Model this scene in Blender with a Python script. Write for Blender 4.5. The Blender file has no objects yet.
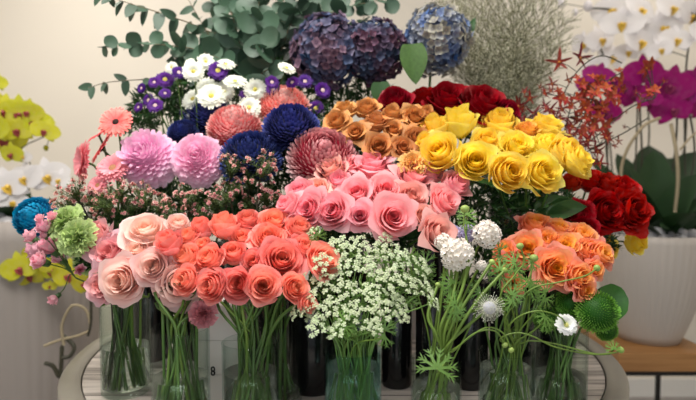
import bpy, math, random
from mathutils import Vector, Matrix, noise
PI = math.pi
C = bpy.context.scene.collection
V = Vector
# ------------------------------------------------------------------ camera frame
F = 540.0; CAMZ = 1.233; PITCH = math.atan(26/F); TABLE = 0.75
def at(px, py, Y):
    a = (px-348)/F; b = (200-py)/F
    d = V((a, math.cos(PITCH)+b*math.sin(PITCH), -math.sin(PITCH)+b*math.cos(PITCH)))
    return V((0, 0, CAMZ)) + d*(Y/d.y)
def m_of(dpx, Y): return dpx*Y/F
def lin(c):
    out = []
    for v in c:
        v = v/255.0
        out.append(v/12.92 if v <= .04045 else ((v+.055)/1.055)**2.4)
    return tuple(out)+(1.0,)
# ------------------------------------------------------------------ materials
def newmat(name):
    m = bpy.data.materials.new(name); m.use_nodes = True
    nt = m.node_tree; nt.nodes.clear()
    out = nt.nodes.new('ShaderNodeOutputMaterial')
    return m, nt, out
def mixc(nt, fac, a, b, mode='MIX'):
    n = nt.nodes.new('ShaderNodeMix'); n.data_type = 'RGBA'; n.blend_type = mode
    for sock, val in ((n.inputs[0], fac), (n.inputs[6], a), (n.inputs[7], b)):
        if isinstance(val, bpy.types.NodeSocket): nt.links.new(val, sock)
        else: sock.default_value = val
    return n.outputs[2]
def math_(nt, op, a, b=0.0, c=0.0):
    n = nt.nodes.new('ShaderNodeMath'); n.operation = op
    for i, val in enumerate((a, b, c)):
        if isinstance(val, bpy.types.NodeSocket): nt.links.new(val, n.inputs[i])
        else: n.inputs[i].default_value = val
    return n.outputs[0]
def simple(name, col, rough=.5, metal=0, var=.12, nscale=30, spec=.5, transl=0.0, bump=0):
    m, nt, out = newmat(name)
    p = nt.nodes.new('ShaderNodeBsdfPrincipled')
    p.inputs['Roughness'].default_value = rough; p.inputs['Metallic'].default_value = metal
    p.inputs['Specular IOR Level'].default_value = spec
    tc = nt.nodes.new('ShaderNodeTexCoord'); nz = nt.nodes.new('ShaderNodeTexNoise'); nz.inputs['Scale'].default_value = nscale
    nt.links.new(tc.outputs['Object'], nz.inputs['Vector'])
    oi = nt.nodes.new('ShaderNodeObjectInfo')
    f = math_(nt, 'MULTIPLY_ADD', nz.outputs[0], .6, 0)
    f = math_(nt, 'MULTIPLY_ADD', oi.outputs['Random'], .4, f)
    c = lin(col); lo = tuple(x*(1-var*2) for x in c[:3])+(1,); hi = tuple(min(1, x*(1+var*1.6)) for x in c[:3])+(1,)
    cc = mixc(nt, f, lo, hi)
    nt.links.new(cc, p.inputs['Base Color'])
    if bump:
        b = nt.nodes.new('ShaderNodeBump'); b.inputs['Strength'].default_value = bump; b.inputs['Distance'].default_value = .002
        nt.links.new(nz.outputs[0], b.inputs['Height']); nt.links.new(b.outputs[0], p.inputs['Normal'])
    sh = p.outputs[0]
    if transl:
        t = nt.nodes.new('ShaderNodeBsdfTranslucent'); nt.links.new(cc, t.inputs[0])
        mx = nt.nodes.new('ShaderNodeMixShader'); mx.inputs[0].default_value = transl
        nt.links.new(sh, mx.inputs[1]); nt.links.new(t.outputs[0], mx.inputs[2]); sh = mx.outputs[0]
    nt.links.new(sh, out.inputs[0])
    return m
def petal(name, ib, it, ob, ot, var=.25, transl=.3, rough=.55, third=None, vein=.15):
    """colours: inner base, inner tip, outer base, outer tip; 'tint' attribute = (layer, along the petal, random)"""
    m, nt, out = newmat(name)
    at_ = nt.nodes.new('ShaderNodeAttribute'); at_.attribute_name = 'tint'
    sp = nt.nodes.new('ShaderNodeSeparateColor'); nt.links.new(at_.outputs['Color'], sp.inputs[0])
    R, G, B = sp.outputs[0], sp.outputs[1], sp.outputs[2]
    c1 = mixc(nt, G, lin(ib), lin(it)); c2 = mixc(nt, G, lin(ob), lin(ot))
    c = mixc(nt, R, c1, c2)
    if third:
        oi0 = nt.nodes.new('ShaderNodeObjectInfo')
        k = math_(nt, 'MULTIPLY', oi0.outputs['Random'], B)
        c = mixc(nt, k, c, lin(third))
    oi = nt.nodes.new('ShaderNodeObjectInfo')
    a = math_(nt, 'MULTIPLY_ADD', B, var, 1-var*.75)
    a = math_(nt, 'MULTIPLY_ADD', oi.outputs['Random'], var*.5, a)
    hsv = nt.nodes.new('ShaderNodeHueSaturation'); nt.links.new(c, hsv.inputs['Color']); nt.links.new(a, hsv.inputs['Value'])
    h = math_(nt, 'MULTIPLY_ADD', oi.outputs['Random'], .02, .49); nt.links.new(h, hsv.inputs['Hue'])
    tc = nt.nodes.new('ShaderNodeTexCoord'); nz = nt.nodes.new('ShaderNodeTexNoise'); nz.inputs['Scale'].default_value = 4
    nt.links.new(tc.outputs['Object'], nz.inputs['Vector'])
    hs2 = nt.nodes.new('ShaderNodeHueSaturation'); nt.links.new(hsv.outputs[0], hs2.inputs['Color'])
    nt.links.new(math_(nt, 'MULTIPLY_ADD', nz.outputs[0], -vein*2, 1+vein), hs2.inputs['Saturation'])
    cc = hs2.outputs[0]
    p = nt.nodes.new('ShaderNodeBsdfPrincipled'); p.inputs['Roughness'].default_value = rough
    p.inputs['Specular IOR Level'].default_value = .25
    nt.links.new(cc, p.inputs['Base Color'])
    t = nt.nodes.new('ShaderNodeBsdfTranslucent'); nt.links.new(cc, t.inputs[0])
    mx = nt.nodes.new('ShaderNodeMixShader'); mx.inputs[0].default_value = transl
    nt.links.new(p.outputs[0], mx.inputs[1]); nt.links.new(t.outputs[0], mx.inputs[2])
    nt.links.new(mx.outputs[0], out.inputs[0])
    return m
# ------------------------------------------------------------------ mesh building
class MB:
    def __init__(s): s.v = []; s.f = []; s.c = []
    def add(s, vs, fs, col=(0, 0, 0)):
        o = len(s.v); s.v += [tuple(x) for x in vs]
        s.c += (col if isinstance(col, list) else [col]*len(vs))
        s.f += [tuple(i+o for i in f) for f in fs]
    def grid(s, rows, cols=None):
        n = len(rows[0]); vs = [p for r in rows for p in r]
        fs = [(i*n+j, i*n+j+1, (i+1)*n+j+1, (i+1)*n+j) for i in range(len(rows)-1) for j in range(n-1)]
        s.add(vs, fs, [c for r in cols for c in r] if cols else (0, 0, 0))
    def tube(s, pts, rad, k=6, col=(0, 0, 0), cap=True):
        pts = [V(p) for p in pts]; n = len(pts)
        rads = rad if isinstance(rad, (list, tuple)) else [rad]*n
        up = V((0.31, 0.9, 0.27)); vs = []
        for i, p in enumerate(pts):
            t = (pts[min(i+1, n-1)]-pts[max(i-1, 0)])
            t = t.normalized() if t.length > 1e-9 else V((0, 0, 1))
            a = t.cross(up)
            if a.length < 1e-3: a = t.cross(V((1, 0, 0)))
            a.normalize(); b = t.cross(a)
            vs += [p+(a*math.cos(2*PI*j/k)+b*math.sin(2*PI*j/k))*rads[i] for j in range(k)]
        fs = [(i*k+j, i*k+(j+1) % k, (i+1)*k+(j+1) % k, (i+1)*k+j) for i in range(n-1) for j in range(k)]
        if cap: fs += [tuple(range(k)), tuple(range((n-1)*k, n*k))[::-1]]
        s.add(vs, fs, col)
    def lathe(s, prof, k=32, ripple=None, col=(0, 0, 0), cen=(0, 0)):
        vs = []
        for (r, z) in prof:
            for j in range(k):
                a = 2*PI*j/k; rr = r*(ripple(a) if ripple else 1)
                vs.append((cen[0]+rr*math.cos(a), cen[1]+rr*math.sin(a), z))
        n = len(prof)
        fs = [(i*k+j, i*k+(j+1) % k, (i+1)*k+(j+1) % k, (i+1)*k+j) for i in range(n-1) for j in range(k)]
        s.add(vs, fs, col)
    def box(s, x0, x1, y0, y1, z0, z1):
        vs = [(x, y, z) for z in (z0, z1) for y in (y0, y1) for x in (x0, x1)]
        s.add(vs, [(0, 2, 3, 1), (4, 5, 7, 6), (0, 1, 5, 4), (2, 6, 7, 3), (0, 4, 6, 2), (1, 3, 7, 5)])
    def ball(s, c, r, k=8, n=5, col=(0, 0, 0), sc=(1, 1, 1)):
        rows = []
        for i in range(n+1):
            th = PI*i/n
            rows.append([V(c)+V((r*math.sin(th)*math.cos(2*PI*j/k)*sc[0], r*math.sin(th)*math.sin(2*PI*j/k)*sc[1], r*math.cos(th)*sc[2])) for j in range(k+1)])
        s.grid(rows, [[col]*(k+1)]*(n+1))
    def xf(s, M, o=0):
        for i in range(o, len(s.v)): s.v[i] = tuple(M @ V(s.v[i]))
    def merge(s, other, M, col=None):
        s.add([M @ V(p) for p in other.v], other.f, [col]*len(other.v) if col else list(other.c))
    def mesh(s, name, mat, smooth=True):
        me = bpy.data.meshes.new(name); me.from_pydata(s.v, [], s.f); me.update()
        if smooth: me.polygons.foreach_set('use_smooth', [True]*len(me.polygons))
        a = me.attributes.new('tint', 'FLOAT_COLOR', 'POINT')
        flat = []
        for c in s.c: flat += [c[0], c[1], c[2], 1.0]
        a.data.foreach_set('color', flat)
        me.materials.append(mat); return me
def obj(name, me, parent=None, loc=(0, 0, 0), M=None):
    o = bpy.data.objects.new(name, me); C.objects.link(o)
    if parent is not None: o.parent = parent
    if M is not None: o.matrix_local = M
    else: o.location = loc
    return o
def thing(name, label, cat, loc, group=None, me=None):
    o = bpy.data.objects.new(name, me); C.objects.link(o); o.location = loc
    if me is None: o.empty_display_size = .02
    o['label'] = label; o['category'] = cat
    if group: o['group'] = group
    return o
def struct(name, me, loc=(0, 0, 0)):
    o = bpy.data.objects.new(name, me); C.objects.link(o); o.location = loc; o['kind'] = 'structure'; return o
def aim(d, spin=0, s=1, p=(0, 0, 0)):
    """matrix whose local Z points along d"""
    d = V(d).normalized(); q = d.to_track_quat('Z', 'Y').to_matrix().to_4x4()
    S = Matrix.Diagonal((s[0], s[1], s[2], 1)) if isinstance(s, tuple) else Matrix.Diagonal((s, s, s, 1))
    return Matrix.Translation(V(p)) @ q @ Matrix.Rotation(spin, 4, 'Z') @ S
def bez(a, b, c, d, n):
    return [a*(1-t)**3+b*3*t*(1-t)**2+c*3*t*t*(1-t)+d*t**3 for t in [i/n for i in range(n+1)]]
def smooth_path(pts, n=6):
    pts = [V(p) for p in pts]; out = []
    for i in range(len(pts)-1):
        p0 = pts[max(i-1, 0)]; p1 = pts[i]; p2 = pts[i+1]; p3 = pts[min(i+2, len(pts)-1)]
        for k in range(n):
            t = k/n
            out.append(0.5*((2*p1)+(p2-p0)*t+(2*p0-5*p1+4*p2-p3)*t*t+(3*p1-p0-3*p2+p3)*t**3))
    out.append(pts[-1]); return out
# ------------------------------------------------------------------ flower meshes
def rose_mb(seed, n=24, opened=.6, curl=.5, point=.12, ruffle=.03, drop=0.1, inner=.09):
    r = random.Random(seed); mb = MB(); nu, nv = 11, 10
    for i in range(n):
        t = i/(n-1); phi = i*2.39996+r.uniform(-.25, .25)
        Ri = inner+.56*t**.8; k = min(1, max(0, (t-.3)/.7)); th = opened*k*k*(3-2*k)*.95
        H = (1.08+.30*math.sin(min(1, t*1.25)*PI)-.10*t)*(1+r.uniform(-.06, .06))
        W = (2.5*(1-t)+.98*t)*r.uniform(.9, 1.1); cu = curl*(.12+t**1.4)*r.uniform(.6, 1.4)
        pt = point*(.2+t)*r.uniform(.4, 1.6); ph = r.uniform(0, 6); rnd = r.random(); close = .34*(1-t)**1.5; tw = r.uniform(-.12, .12)
        rows = []; cols = []
        for a in range(nv):
            v = a/(nv-1); row = []; cr = []
            for b in range(nu):
                u = -1+2*b/(nu-1); au = abs(u)
                hu = 1-.26*au**2.4+pt*math.exp(-(u/.25)**2)
                vv = v*hu; w = .34+.66*math.sin(min(1, v*1.5)*PI/2)
                ang = phi+u*W*w+tw*vv
                rr = Ri*(.25+.75*math.sin(min(1.0, vv*1.5)*PI/2))
                rr *= 1-close*max(0, vv-.45)
                z = vv*H
                rr += math.sin(th)*z*.55; z *= math.cos(th)**.7
                s = max(0, (vv-.66)/.34); s2 = max(0, (au-.5)/.5)
                rr += cu*(s*s*.30+s2*s2*.16*v); z -= cu*(s*s*.20)*(1+.3*au)
                rr += .09*(Ri+.08)*u + ruffle*t*math.sin(u*7+ph)*v*v*3
                z += ruffle*math.sin(u*9+ph*2)*v*v
                row.append((rr*math.cos(ang), rr*math.sin(ang), z)); cr.append((t, v*(1-.15*au)+.1*au, rnd))
            rows.append(row); cols.append(cr)
        mb.grid(rows, cols)
    q = sorted(math.hypot(x, y) for x, y, z in mb.v); R = q[int(len(q)*.95)]
    mb.v = [(x/R, y/R, z/R-drop) for x, y, z in mb.v]
    return mb
def carnation_mb(seed, n=34):
    r = random.Random(seed); mb = MB()
    for i in range(n):
        t = (i+.5)/n; phi = i*2.39996; lean = .15+1.35*t**1.1; L = 1.0*(.85+.25*r.random()); rnd = r.random(); ph = r.uniform(0, 6)
        rows = []; cols = []
        for a in range(5):
            v = a/4; row = []; cr = []
            for b in range(8):
                u = -1+2*b/7; w = .05+.36*v
                out = V((math.cos(phi), math.sin(phi), 0)); side = V((-math.sin(phi), math.cos(phi), 0))
                le = lean*(.55+.45*v)
                p = out*math.sin(le)*L*v+V((0, 0, 1))*(math.cos(le)*L*v*.75+.15)
                p += side*u*w
                z = .11*math.sin(u*9+ph)*v*v+r.uniform(-.05, .05)*v*v
                p += (V((0, 0, 1))*math.sin(le)-out*math.cos(le))*z + V((0, 0, 1))*(.06 if b % 2 else -.03)*(1 if a == 4 else 0)
                row.append(tuple(p)); cr.append((t, v, rnd))
            rows.append(row); cols.append(cr)
        mb.grid(rows, cols)
    mb.xf(Matrix.Scale(1.22, 4)); return mb
def mum_mb(seed, n=260, inc=.5, width=.10, thmax=2.1, squash=.8, length=.55, hollow=.0, jit=.06):
    r = random.Random(seed); mb = MB(); mb.ball((0, 0, 0), (1-length)+length*.35, 14, 10, col=(.5, 0, .3), sc=(1, 1, squash))
    for i in range(n):
        f = (i+.5)/n; th = math.acos(1-f*(1-math.cos(thmax))); phi = i*2.39996
        th = hollow+th*(1-hollow/thmax)
        d = V((math.sin(th)*math.cos(phi), math.sin(th)*math.sin(phi), math.cos(th)))
        tu = V((math.cos(th)*math.cos(phi), math.cos(th)*math.sin(phi), -math.sin(th)))*-1   # towards the pole
        sd = d.cross(tu); rnd = r.random(); k = (inc+(.3*(1-f)**4 if inc < 0 else 0))*r.uniform(.7, 1.3); L = length*r.uniform(1-jit*3, 1+jit)
        w = width*r.uniform(.85, 1.15)
        base = 1-length; rows = []; cols = []
        for a in range(5):
            s = a/4; c = d*(base+L*s)+tu*(k*.45*s*s)-d*(abs(k)*.16*s*s)
            ww = w*(.5+.75*math.sin(min(1, s*1.1)*PI*.62))*(1 if a < 4 else .62)
            nrm = (d*.2+tu*-1 if k > 0 else d)
            row = [c+sd*ww*u+ (tu*(.35 if k > 0 else .12))*(abs(u)*ww) for u in (-1, 0, 1)]
            rows.append([(p.x, p.y, p.z*squash) for p in row]); cols.append([(f, s**1.9, rnd)]*3)
        mb.grid(rows, cols)
    return mb
def daisy_mb(seed, n=24, layers=2, L=1.0, w=.12, r0=.22, lift=.25, droop=.1, tipc=.55):
    r = random.Random(seed); mb = MB()
    for l in range(layers):
        for i in range(n):
            a = 2*PI*(i+.5*l)/n+r.uniform(-.06, .06); rr = L*(1-.13*l)*r.uniform(.92, 1.05); li = lift*(1+l*.8)+r.uniform(-.06, .06); rnd = r.random()
            o = V((math.cos(a), math.sin(a), 0)); sd = V((-math.sin(a), math.cos(a), 0)); rows = []; cols = []
            for k in range(5):
                s = k/4; ww = w*(.35+.8*math.sin(s*PI*.72+.15))*(1 if k < 4 else tipc)
                c = o*(r0*.5+(rr-r0*.5)*s*math.cos(li*.6))+V((0, 0, 1))*(li*s*.6-droop*s*s)
                rows.append([c-sd*ww+V((0, 0, ww*.3)), c, c+sd*ww+V((0, 0, ww*.3))]); cols.append([(l/max(1, layers-1), s, rnd)]*3)
            mb.grid(rows, cols)
    return mb
def disc_mb(r=.24, h=.1, bumps=60, seed=1):
    mb = MB(); mb.ball((0, 0, 0), r, 12, 6, sc=(1, 1, h/r)); rr = random.Random(seed)
    for i in range(bumps):
        f = (i+.5)/bumps; q = r*math.sqrt(f)*.97; a = i*2.39996; z = h*math.sqrt(max(0, 1-(q/r)**2))
        mb.ball((q*math.cos(a), q*math.sin(a), z), r*.09, 5, 3, col=(f, 1, rr.random()))
    return mb
def round_petal(mb, M, L, w, cup, col, n=3, tip=.0):
    rows = []; cols = []
    for a in range(n+1):
        s = a/n; ww = w*math.sin((.12+.80*s)*PI)**.7 if s < 1 else w*.35
        rows.append([M @ V((u*ww, L*s*(1-.08*abs(u)), cup*(s*s+.5*u*u*ww/w)*L+tip*s)) for u in (-1, -.4, .4, 1)]); cols.append([(col[0], s, col[2])]*4)
    mb.grid(rows, cols)
def hydrangea_mb(seed, n=150, sc=(1, 1, .85), patch=1.6, thmax=2.35):
    r = random.Random(seed); mb = MB(); off = V((seed*3.1, seed*1.7, 0)); mb.ball((0, 0, 0), .8, 14, 10, col=(.4, 0, 0), sc=sc)
    for i in range(n):
        f = (i+.5)/n; th = math.acos(1-f*(1-math.cos(thmax))); phi = i*2.39996
        d = V((math.sin(th)*math.cos(phi), math.sin(th)*math.sin(phi), math.cos(th)))
        q = (d+V([r.uniform(-.5, .5) for _ in range(3)])).normalized()
        c = V((d.x*sc[0], d.y*sc[1], d.z*sc[2]))*r.uniform(.84, .98)*(1+.16*noise.noise(d*1.9+off))
        k = min(1, max(0, .5+1.3*noise.noise(d*patch+off)+r.uniform(-.3, .3))); rnd = r.random(); s = r.uniform(.12, .16)
        M = aim(q, r.uniform(0, 6), s, c); cu = r.uniform(.1, .6)
        for j in range(4):
            round_petal(mb, M @ Matrix.Rotation(j*PI/2, 4, 'Z'), 1.0, .52, cu, (k, 0, rnd*.8+.05*j), 3)
        mb.ball(c+q*.01, s*.10, 5, 3, col=(k, 1, .6))
    return mb
def leaf_mb(L=1, w=.42, fold=.25, bend=.3, n=7, tip=1.0, base=.12, wave=0.0, k=4):
    mb = MB(); rows = []; cols = []
    for a in range(n+1):
        s = a/n; ww = w*.5*(math.sin(PI*min(1, (s*(1-base)+base)**(.8)))**tip)+.004
        row = []
        for b in range(-k//2, k//2+1):
            u = b/(k/2); row.append((u*ww, L*s, abs(u)*ww*fold-bend*L*s*s*.5+wave*math.sin(s*9+u*3)*abs(u)))
        rows.append(row); cols.append([(abs(2*(b/(k+1))-1), s, .5) for b in range(k+1)])
    mb.grid(rows, cols); return mb
def disc_leaf_mb(cup=.12, n=14, notch=.0, wave=.03):
    mb = MB(); rows = []; cols = []
    for a in range(5):
        q = a/4; rows.append([]); cols.append([])
        for b in range(n+1):
            an = -PI/2+notch+(2*PI-2*notch)*b/n
            rr = q*(1+wave*math.sin(b*2.1))*.5; rows[-1].append((rr*math.cos(an), .5+rr*math.sin(an), cup*q*q*.5)); cols[-1].append((q, q, .5))
    mb.grid(rows, cols); return mb
# ------------------------------------------------------------------ shared materials
M_stem = simple('stem_green', (76, 108, 46), .4, var=.42, nscale=12, transl=.08)
M_stem_l = simple('stem_light', (112, 142, 58), .45, var=.2, nscale=12, transl=.1)
M_stem_d = simple('stem_dark', (52, 50, 34), .6, var=.25, nscale=20)
M_leaf = simple('rose_leaf', (44, 78, 36), .4, var=.3, nscale=14, transl=.12)
M_leaf_l = simple('fresh_leaf', (112, 154, 70), .45, var=.25, nscale=25, transl=.25)
M_orleaf = simple('orchid_leaf', (26, 58, 20), .65, var=.3, nscale=6, transl=.06)
M_sepal = simple('sepal', (70, 104, 56), .5, var=.2, nscale=20, transl=.1)
# ------------------------------------------------------------------ the room
def plane_wall(name, a, b, c, d, mat, thick):
    mb = MB(); a, b, c, d, t = map(V, (a, b, c, d, thick))
    mb.add([a, b, c, d, a+t, b+t, c+t, d+t], [(0, 1, 2, 3), (7, 6, 5, 4), (0, 4, 5, 1), (1, 5, 6, 2), (2, 6, 7, 3), (3, 7, 4, 0)])
    return struct(name, mb.mesh(name, mat, False))
M_wall = simple('cream_wall', (226, 219, 207), .85, var=.02, nscale=3)
M_floor = simple('grey_floor', (150, 145, 142), .5, var=.08, nscale=2)
M_ceil = simple('ceiling_paint', (235, 233, 228), .9, var=.02)
X0, X1, Y0, Y1, Z1 = -2.6, 2.6, -2.4, 2.95, 2.8
plane_wall('wall_back', (X0, Y1, 0), (X1, Y1, 0), (X1, Y1, Z1), (X0, Y1, Z1), M_wall, (0, .1, 0))
plane_wall('wall_left', (X0, Y0, 0), (X0, Y1, 0), (X0, Y1, Z1), (X0, Y0, Z1), M_wall, (-.1, 0, 0))
plane_wall('wall_right', (X1, Y0, 0), (X1, Y1, 0), (X1, Y1, Z1), (X1, Y0, Z1), M_wall, (.1, 0, 0))
plane_wall('floor', (X0, Y0, 0), (X1, Y0, 0), (X1, Y1, 0), (X0, Y1, 0), M_floor, (0, 0, -.1))
plane_wall('ceiling', (X0, Y0, Z1), (X1, Y0, Z1), (X1, Y1, Z1), (X0, Y1, Z1), M_ceil, (0, 0, .1))
mb = MB(); mb.box(X0, X1, Y1-.015, Y1, 0, .1)
struct('baseboard_back', mb.mesh('baseboard_back', M_ceil, False))
# ------------------------------------------------------------------ table
def marble():
    m, nt, out = newmat('pale_marbled_wood')
    tc = nt.nodes.new('ShaderNodeTexCoord'); mp = nt.nodes.new('ShaderNodeMapping'); mp.inputs['Scale'].default_value = (1.2, 14, 1)
    mp.inputs['Rotation'].default_value = (0, 0, .12)
    nt.links.new(tc.outputs['Object'], mp.inputs[0])
    nz = nt.nodes.new('ShaderNodeTexNoise'); nz.inputs['Scale'].default_value = 2.2; nz.inputs['Detail'].default_value = 7; nz.inputs['Distortion'].default_value = .8
    nt.links.new(mp.outputs[0], nz.inputs['Vector'])
    rp = nt.nodes.new('ShaderNodeValToRGB'); e = rp.color_ramp.elements
    e[0].position = .36; e[0].color = lin((120, 112, 108)); e[1].position = .56; e[1].color = lin((214, 205, 198))
    nt.links.new(nz.outputs[0], rp.inputs[0])
    wv = nt.nodes.new('ShaderNodeTexWave'); wv.wave_type = 'BANDS'; wv.bands_direction = 'Y'; wv.inputs['Scale'].default_value = 2.6
    nt.links.new(tc.outputs['Object'], wv.inputs['Vector'])
    ln = math_(nt, 'LESS_THAN', wv.outputs[0], .004)
    c = mixc(nt, ln, rp.outputs[0], lin((96, 88, 84)))
    p = nt.nodes.new('ShaderNodeBsdfPrincipled'); p.inputs['Roughness'].default_value = .28
    nt.links.new(c, p.inputs['Base Color']); nt.links.new(p.outputs[0], out.inputs[0]); return m
M_marble = marble()
M_grey = simple('grey_metal_rim', (150, 146, 136), .4, .3, var=.05)
M_black = simple('black_metal', (18, 17, 17), .4, .2, var=.05)
TC = (-.01, 1.52)
tab = thing('round_table', 'large round table with pale marbled top and grey rim under all the vases', 'table', (TC[0], TC[1], 0))
mb = MB(); mb.lathe([(0, .715), (.672, .715), (.672, .75), (.5, .7501), (.3, .7502), (0, .7503)], 96); obj('tabletop', mb.mesh('tabletop', M_marble), tab)
for p in bpy.data.meshes['tabletop'].polygons: p.use_smooth = False
mb = MB(); mb.lathe([(.675, .752), (.678, .756), (.716, .756), (.722, .75), (.722, .705), (.716, .7), (.675, .7), (.675, .752)], 96); obj('rim', mb.mesh('rim', M_grey), tab)
mb = MB(); mb.lathe([(0, 0), (.3, 0), (.3, .015), (.08, .03), (.05, .06), (.05, .66), (.18, .7), (.18, .714), (0, .714)], 48); obj('pedestal', mb.mesh('pedestal', M_grey), tab)
# ------------------------------------------------------------------ vases
def glassmat(name, tint, edge, spec=1.0):
    m, nt, out = newmat(name)
    lw = nt.nodes.new('ShaderNodeLayerWeight'); lw.inputs[0].default_value = .35
    c = mixc(nt, math_(nt, 'POWER', lw.outputs['Facing'], 2.5), tint+(1,), edge+(1,))
    tr = nt.nodes.new('ShaderNodeBsdfTransparent'); nt.links.new(c, tr.inputs[0])
    gl = nt.nodes.new('ShaderNodeBsdfGlossy'); gl.inputs['Roughness'].default_value = .03; gl.inputs[0].default_value = (1, 1, 1, 1)
    fw = nt.nodes.new('ShaderNodeLayerWeight'); fw.inputs[0].default_value = .5
    mx = nt.nodes.new('ShaderNodeMixShader'); nt.links.new(math_(nt, 'MULTIPLY_ADD', math_(nt, 'POWER', fw.outputs['Facing'], 4.0), .28*spec, .008), mx.inputs[0])
    nt.links.new(tr.outputs[0], mx.inputs[1]); nt.links.new(gl.outputs[0], mx.inputs[2]); nt.links.new(mx.outputs[0], out.inputs[0])
    return m
M_glass = glassmat('clear_glass', (.93, .96, .94), (.55, .66, .62))
M_glass_t = glassmat('teal_glass', (.80, .92, .90), (.40, .62, .62))
def watermat():
    m, nt, out = newmat('water')
    p = nt.nodes.new('ShaderNodeBsdfPrincipled'); p.inputs['Base Color'].default_value = (.93, .98, .95, 1); p.inputs['Roughness'].default_value = 0
    p.inputs['IOR'].default_value = 1.3; p.inputs['Transmission Weight'].default_value = 1
    tr = nt.nodes.new('ShaderNodeBsdfTransparent'); tr.inputs[0].default_value = (.93, .98, .95, 1)
    mx = nt.nodes.new('ShaderNodeMixShader'); mx.inputs[0].default_value = .3
    nt.links.new(p.outputs[0], mx.inputs[1]); nt.links.new(tr.outputs[0], mx.inputs[2]); nt.links.new(mx.outputs[0], out.inputs[0])
    return m
M_water = watermat()
VASES = {}
def glass_vase(key, px, Y, dia, rimy, watery, label, mat=None):
    p = at(px, 260, Y); x = p.x; r = dia/2
    top = at(px, rimy, Y).z-TABLE; wz = at(px, watery, Y).z-TABLE; wz = max(.03, min(wz, top-.02))
    t = thing('glass_vase', label, 'vase', (x, Y, TABLE+.0006), 'clear glass cylinder vases along the table front')
    mb = MB(); w = .0028
    mb.lathe([(0, 0), (r-.004, 0), (r, .004), (r, top-.004), (r+.0009, top-.0015), (r-w/2, top+.0008), (r-w-.0005, top-.0015), (r-w, top-.004), (r-w, .016), (r-.012, .010), (0, .009)], 64)
    obj('glass', mb.mesh('glass', mat or M_glass), t)
    mb = MB(); q = r-w-.0004
    mb.lathe([(0, .0096), (r-.013, .0106), (q, .0165), (q, wz), (q-.003, wz-.0012), (0, wz-.0012)], 40)
    obj('water', mb.mesh('water', M_water), t)
    VASES[key] = dict(x=x, y=Y, r=r-.01, top=TABLE+top, bot=TABLE+.014)
def blackvase(key, px, Y, dia, h, label):
    x = at(px, 260, Y).x; r = dia/2
    mb = MB(); mb.lathe([(0, 0), (r*.94, 0), (r, .006), (r, h-.003), (r-.003, h), (r-.006, h-.003), (r-.006, .012), (0, .012)], 48)
    me = mb.mesh('black_vase', M_gloss)
    thing('black_vase', label, 'vase', (x, Y, TABLE+.0006), 'tall black vases behind the glass ones', me)
    VASES[key] = dict(x=x, y=Y, r=r-.012, top=TABLE+h, bot=TABLE+.016)
M_gloss = simple('black_gloss', (16, 15, 17), .16, var=.05)
glass_vase('g1', 124, 1.18, .105, 302, 345, 'tall clear glass vase at the table left end, filled with pale stems below blush roses')
glass_vase('g2', 179, .98, .105, 328, 376, 'clear glass vase below the blush and cream roses, second glass vase from left')
glass_vase('g3', 249.5, 1.0, .105, 341, 371, 'clear glass vase full of green stems in front of white box below coral roses')
glass_vase('g3b', 276, 1.12, .105, 322, 386, 'clear glass vase half hidden behind the coral rose vase, dark leaf inside')
glass_vase('g4', 353, .98, .105, 349, 366, 'teal tinted glass vase at the front centre holding white lace flower stems', M_glass_t)
glass_vase('g5', 437, 1.0, .094, 358, 385, 'small clear glass vase under the star shaped green leaf with thick bright stems')
glass_vase('g6', 507.5, 1.03, .104, 350, 367, 'clear glass vase crowded with thin dark stems below the orange roses')
glass_vase('g7', 562, 1.09, .106, 327, 374, 'clear glass vase at the right end below the flat white flower')
for k, px, Y, d, h, lab in [
    ('k1', 205, 1.42, .11, .30, 'black vase farthest left, hidden behind the pink ball chrysanthemums'),
    ('k2', 268, 1.36, .11, .28, 'black vase behind the coral roses holding blue chrysanthemums'),
    ('k3', 313, 1.20, .11, .235, 'glossy black vase showing in the dark gap right of the white box'),
    ('k4', 397, 1.22, .07, .24, 'slim glossy black vase right behind the teal lace flower vase'),
    ('k5', 470, 1.22, .085, .24, 'glossy black vase between the star leaf vase and the orange rose vase'),
    ('k6', 525, 1.32, .12, .26, 'broad black vase behind the orange roses'),
    ('k7', 556, 1.46, .11, .28, 'black vase below the deep red roses on the right'),
    ('k8', 345, 1.66, .12, .40, 'tall black vase at the back under the hydrangeas'),
    ('k9', 430, 1.60, .11, .34, 'black vase at the back under the dark red roses'),
    ('k10', 240, 1.72, .12, .40, 'tall black vase at the back under the eucalyptus'),
    ('k11', 505, 1.74, .11, .40, 'tall black vase at the back right under the misty grey filler'),
    ('k14', 356, 1.22, .10, .25, 'black vase directly behind the teal lace flower vase'),
    ('k15', 514, 1.19, .10, .25, 'black vase directly behind the orange rose vase'),
    ('k16', 548, 1.29, .07, .24, 'slim black vase behind the gap between the two rightmost glass vases'),
    ('k12', 434, 1.14, .075, .235, 'narrow black vase just behind the small star leaf vase'),
    ('k13', 150, 1.40, .09, .24, 'black vase behind the blush roses under the pink wax flowers')]:
    blackvase(k, px, Y, d, h, lab)
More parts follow.
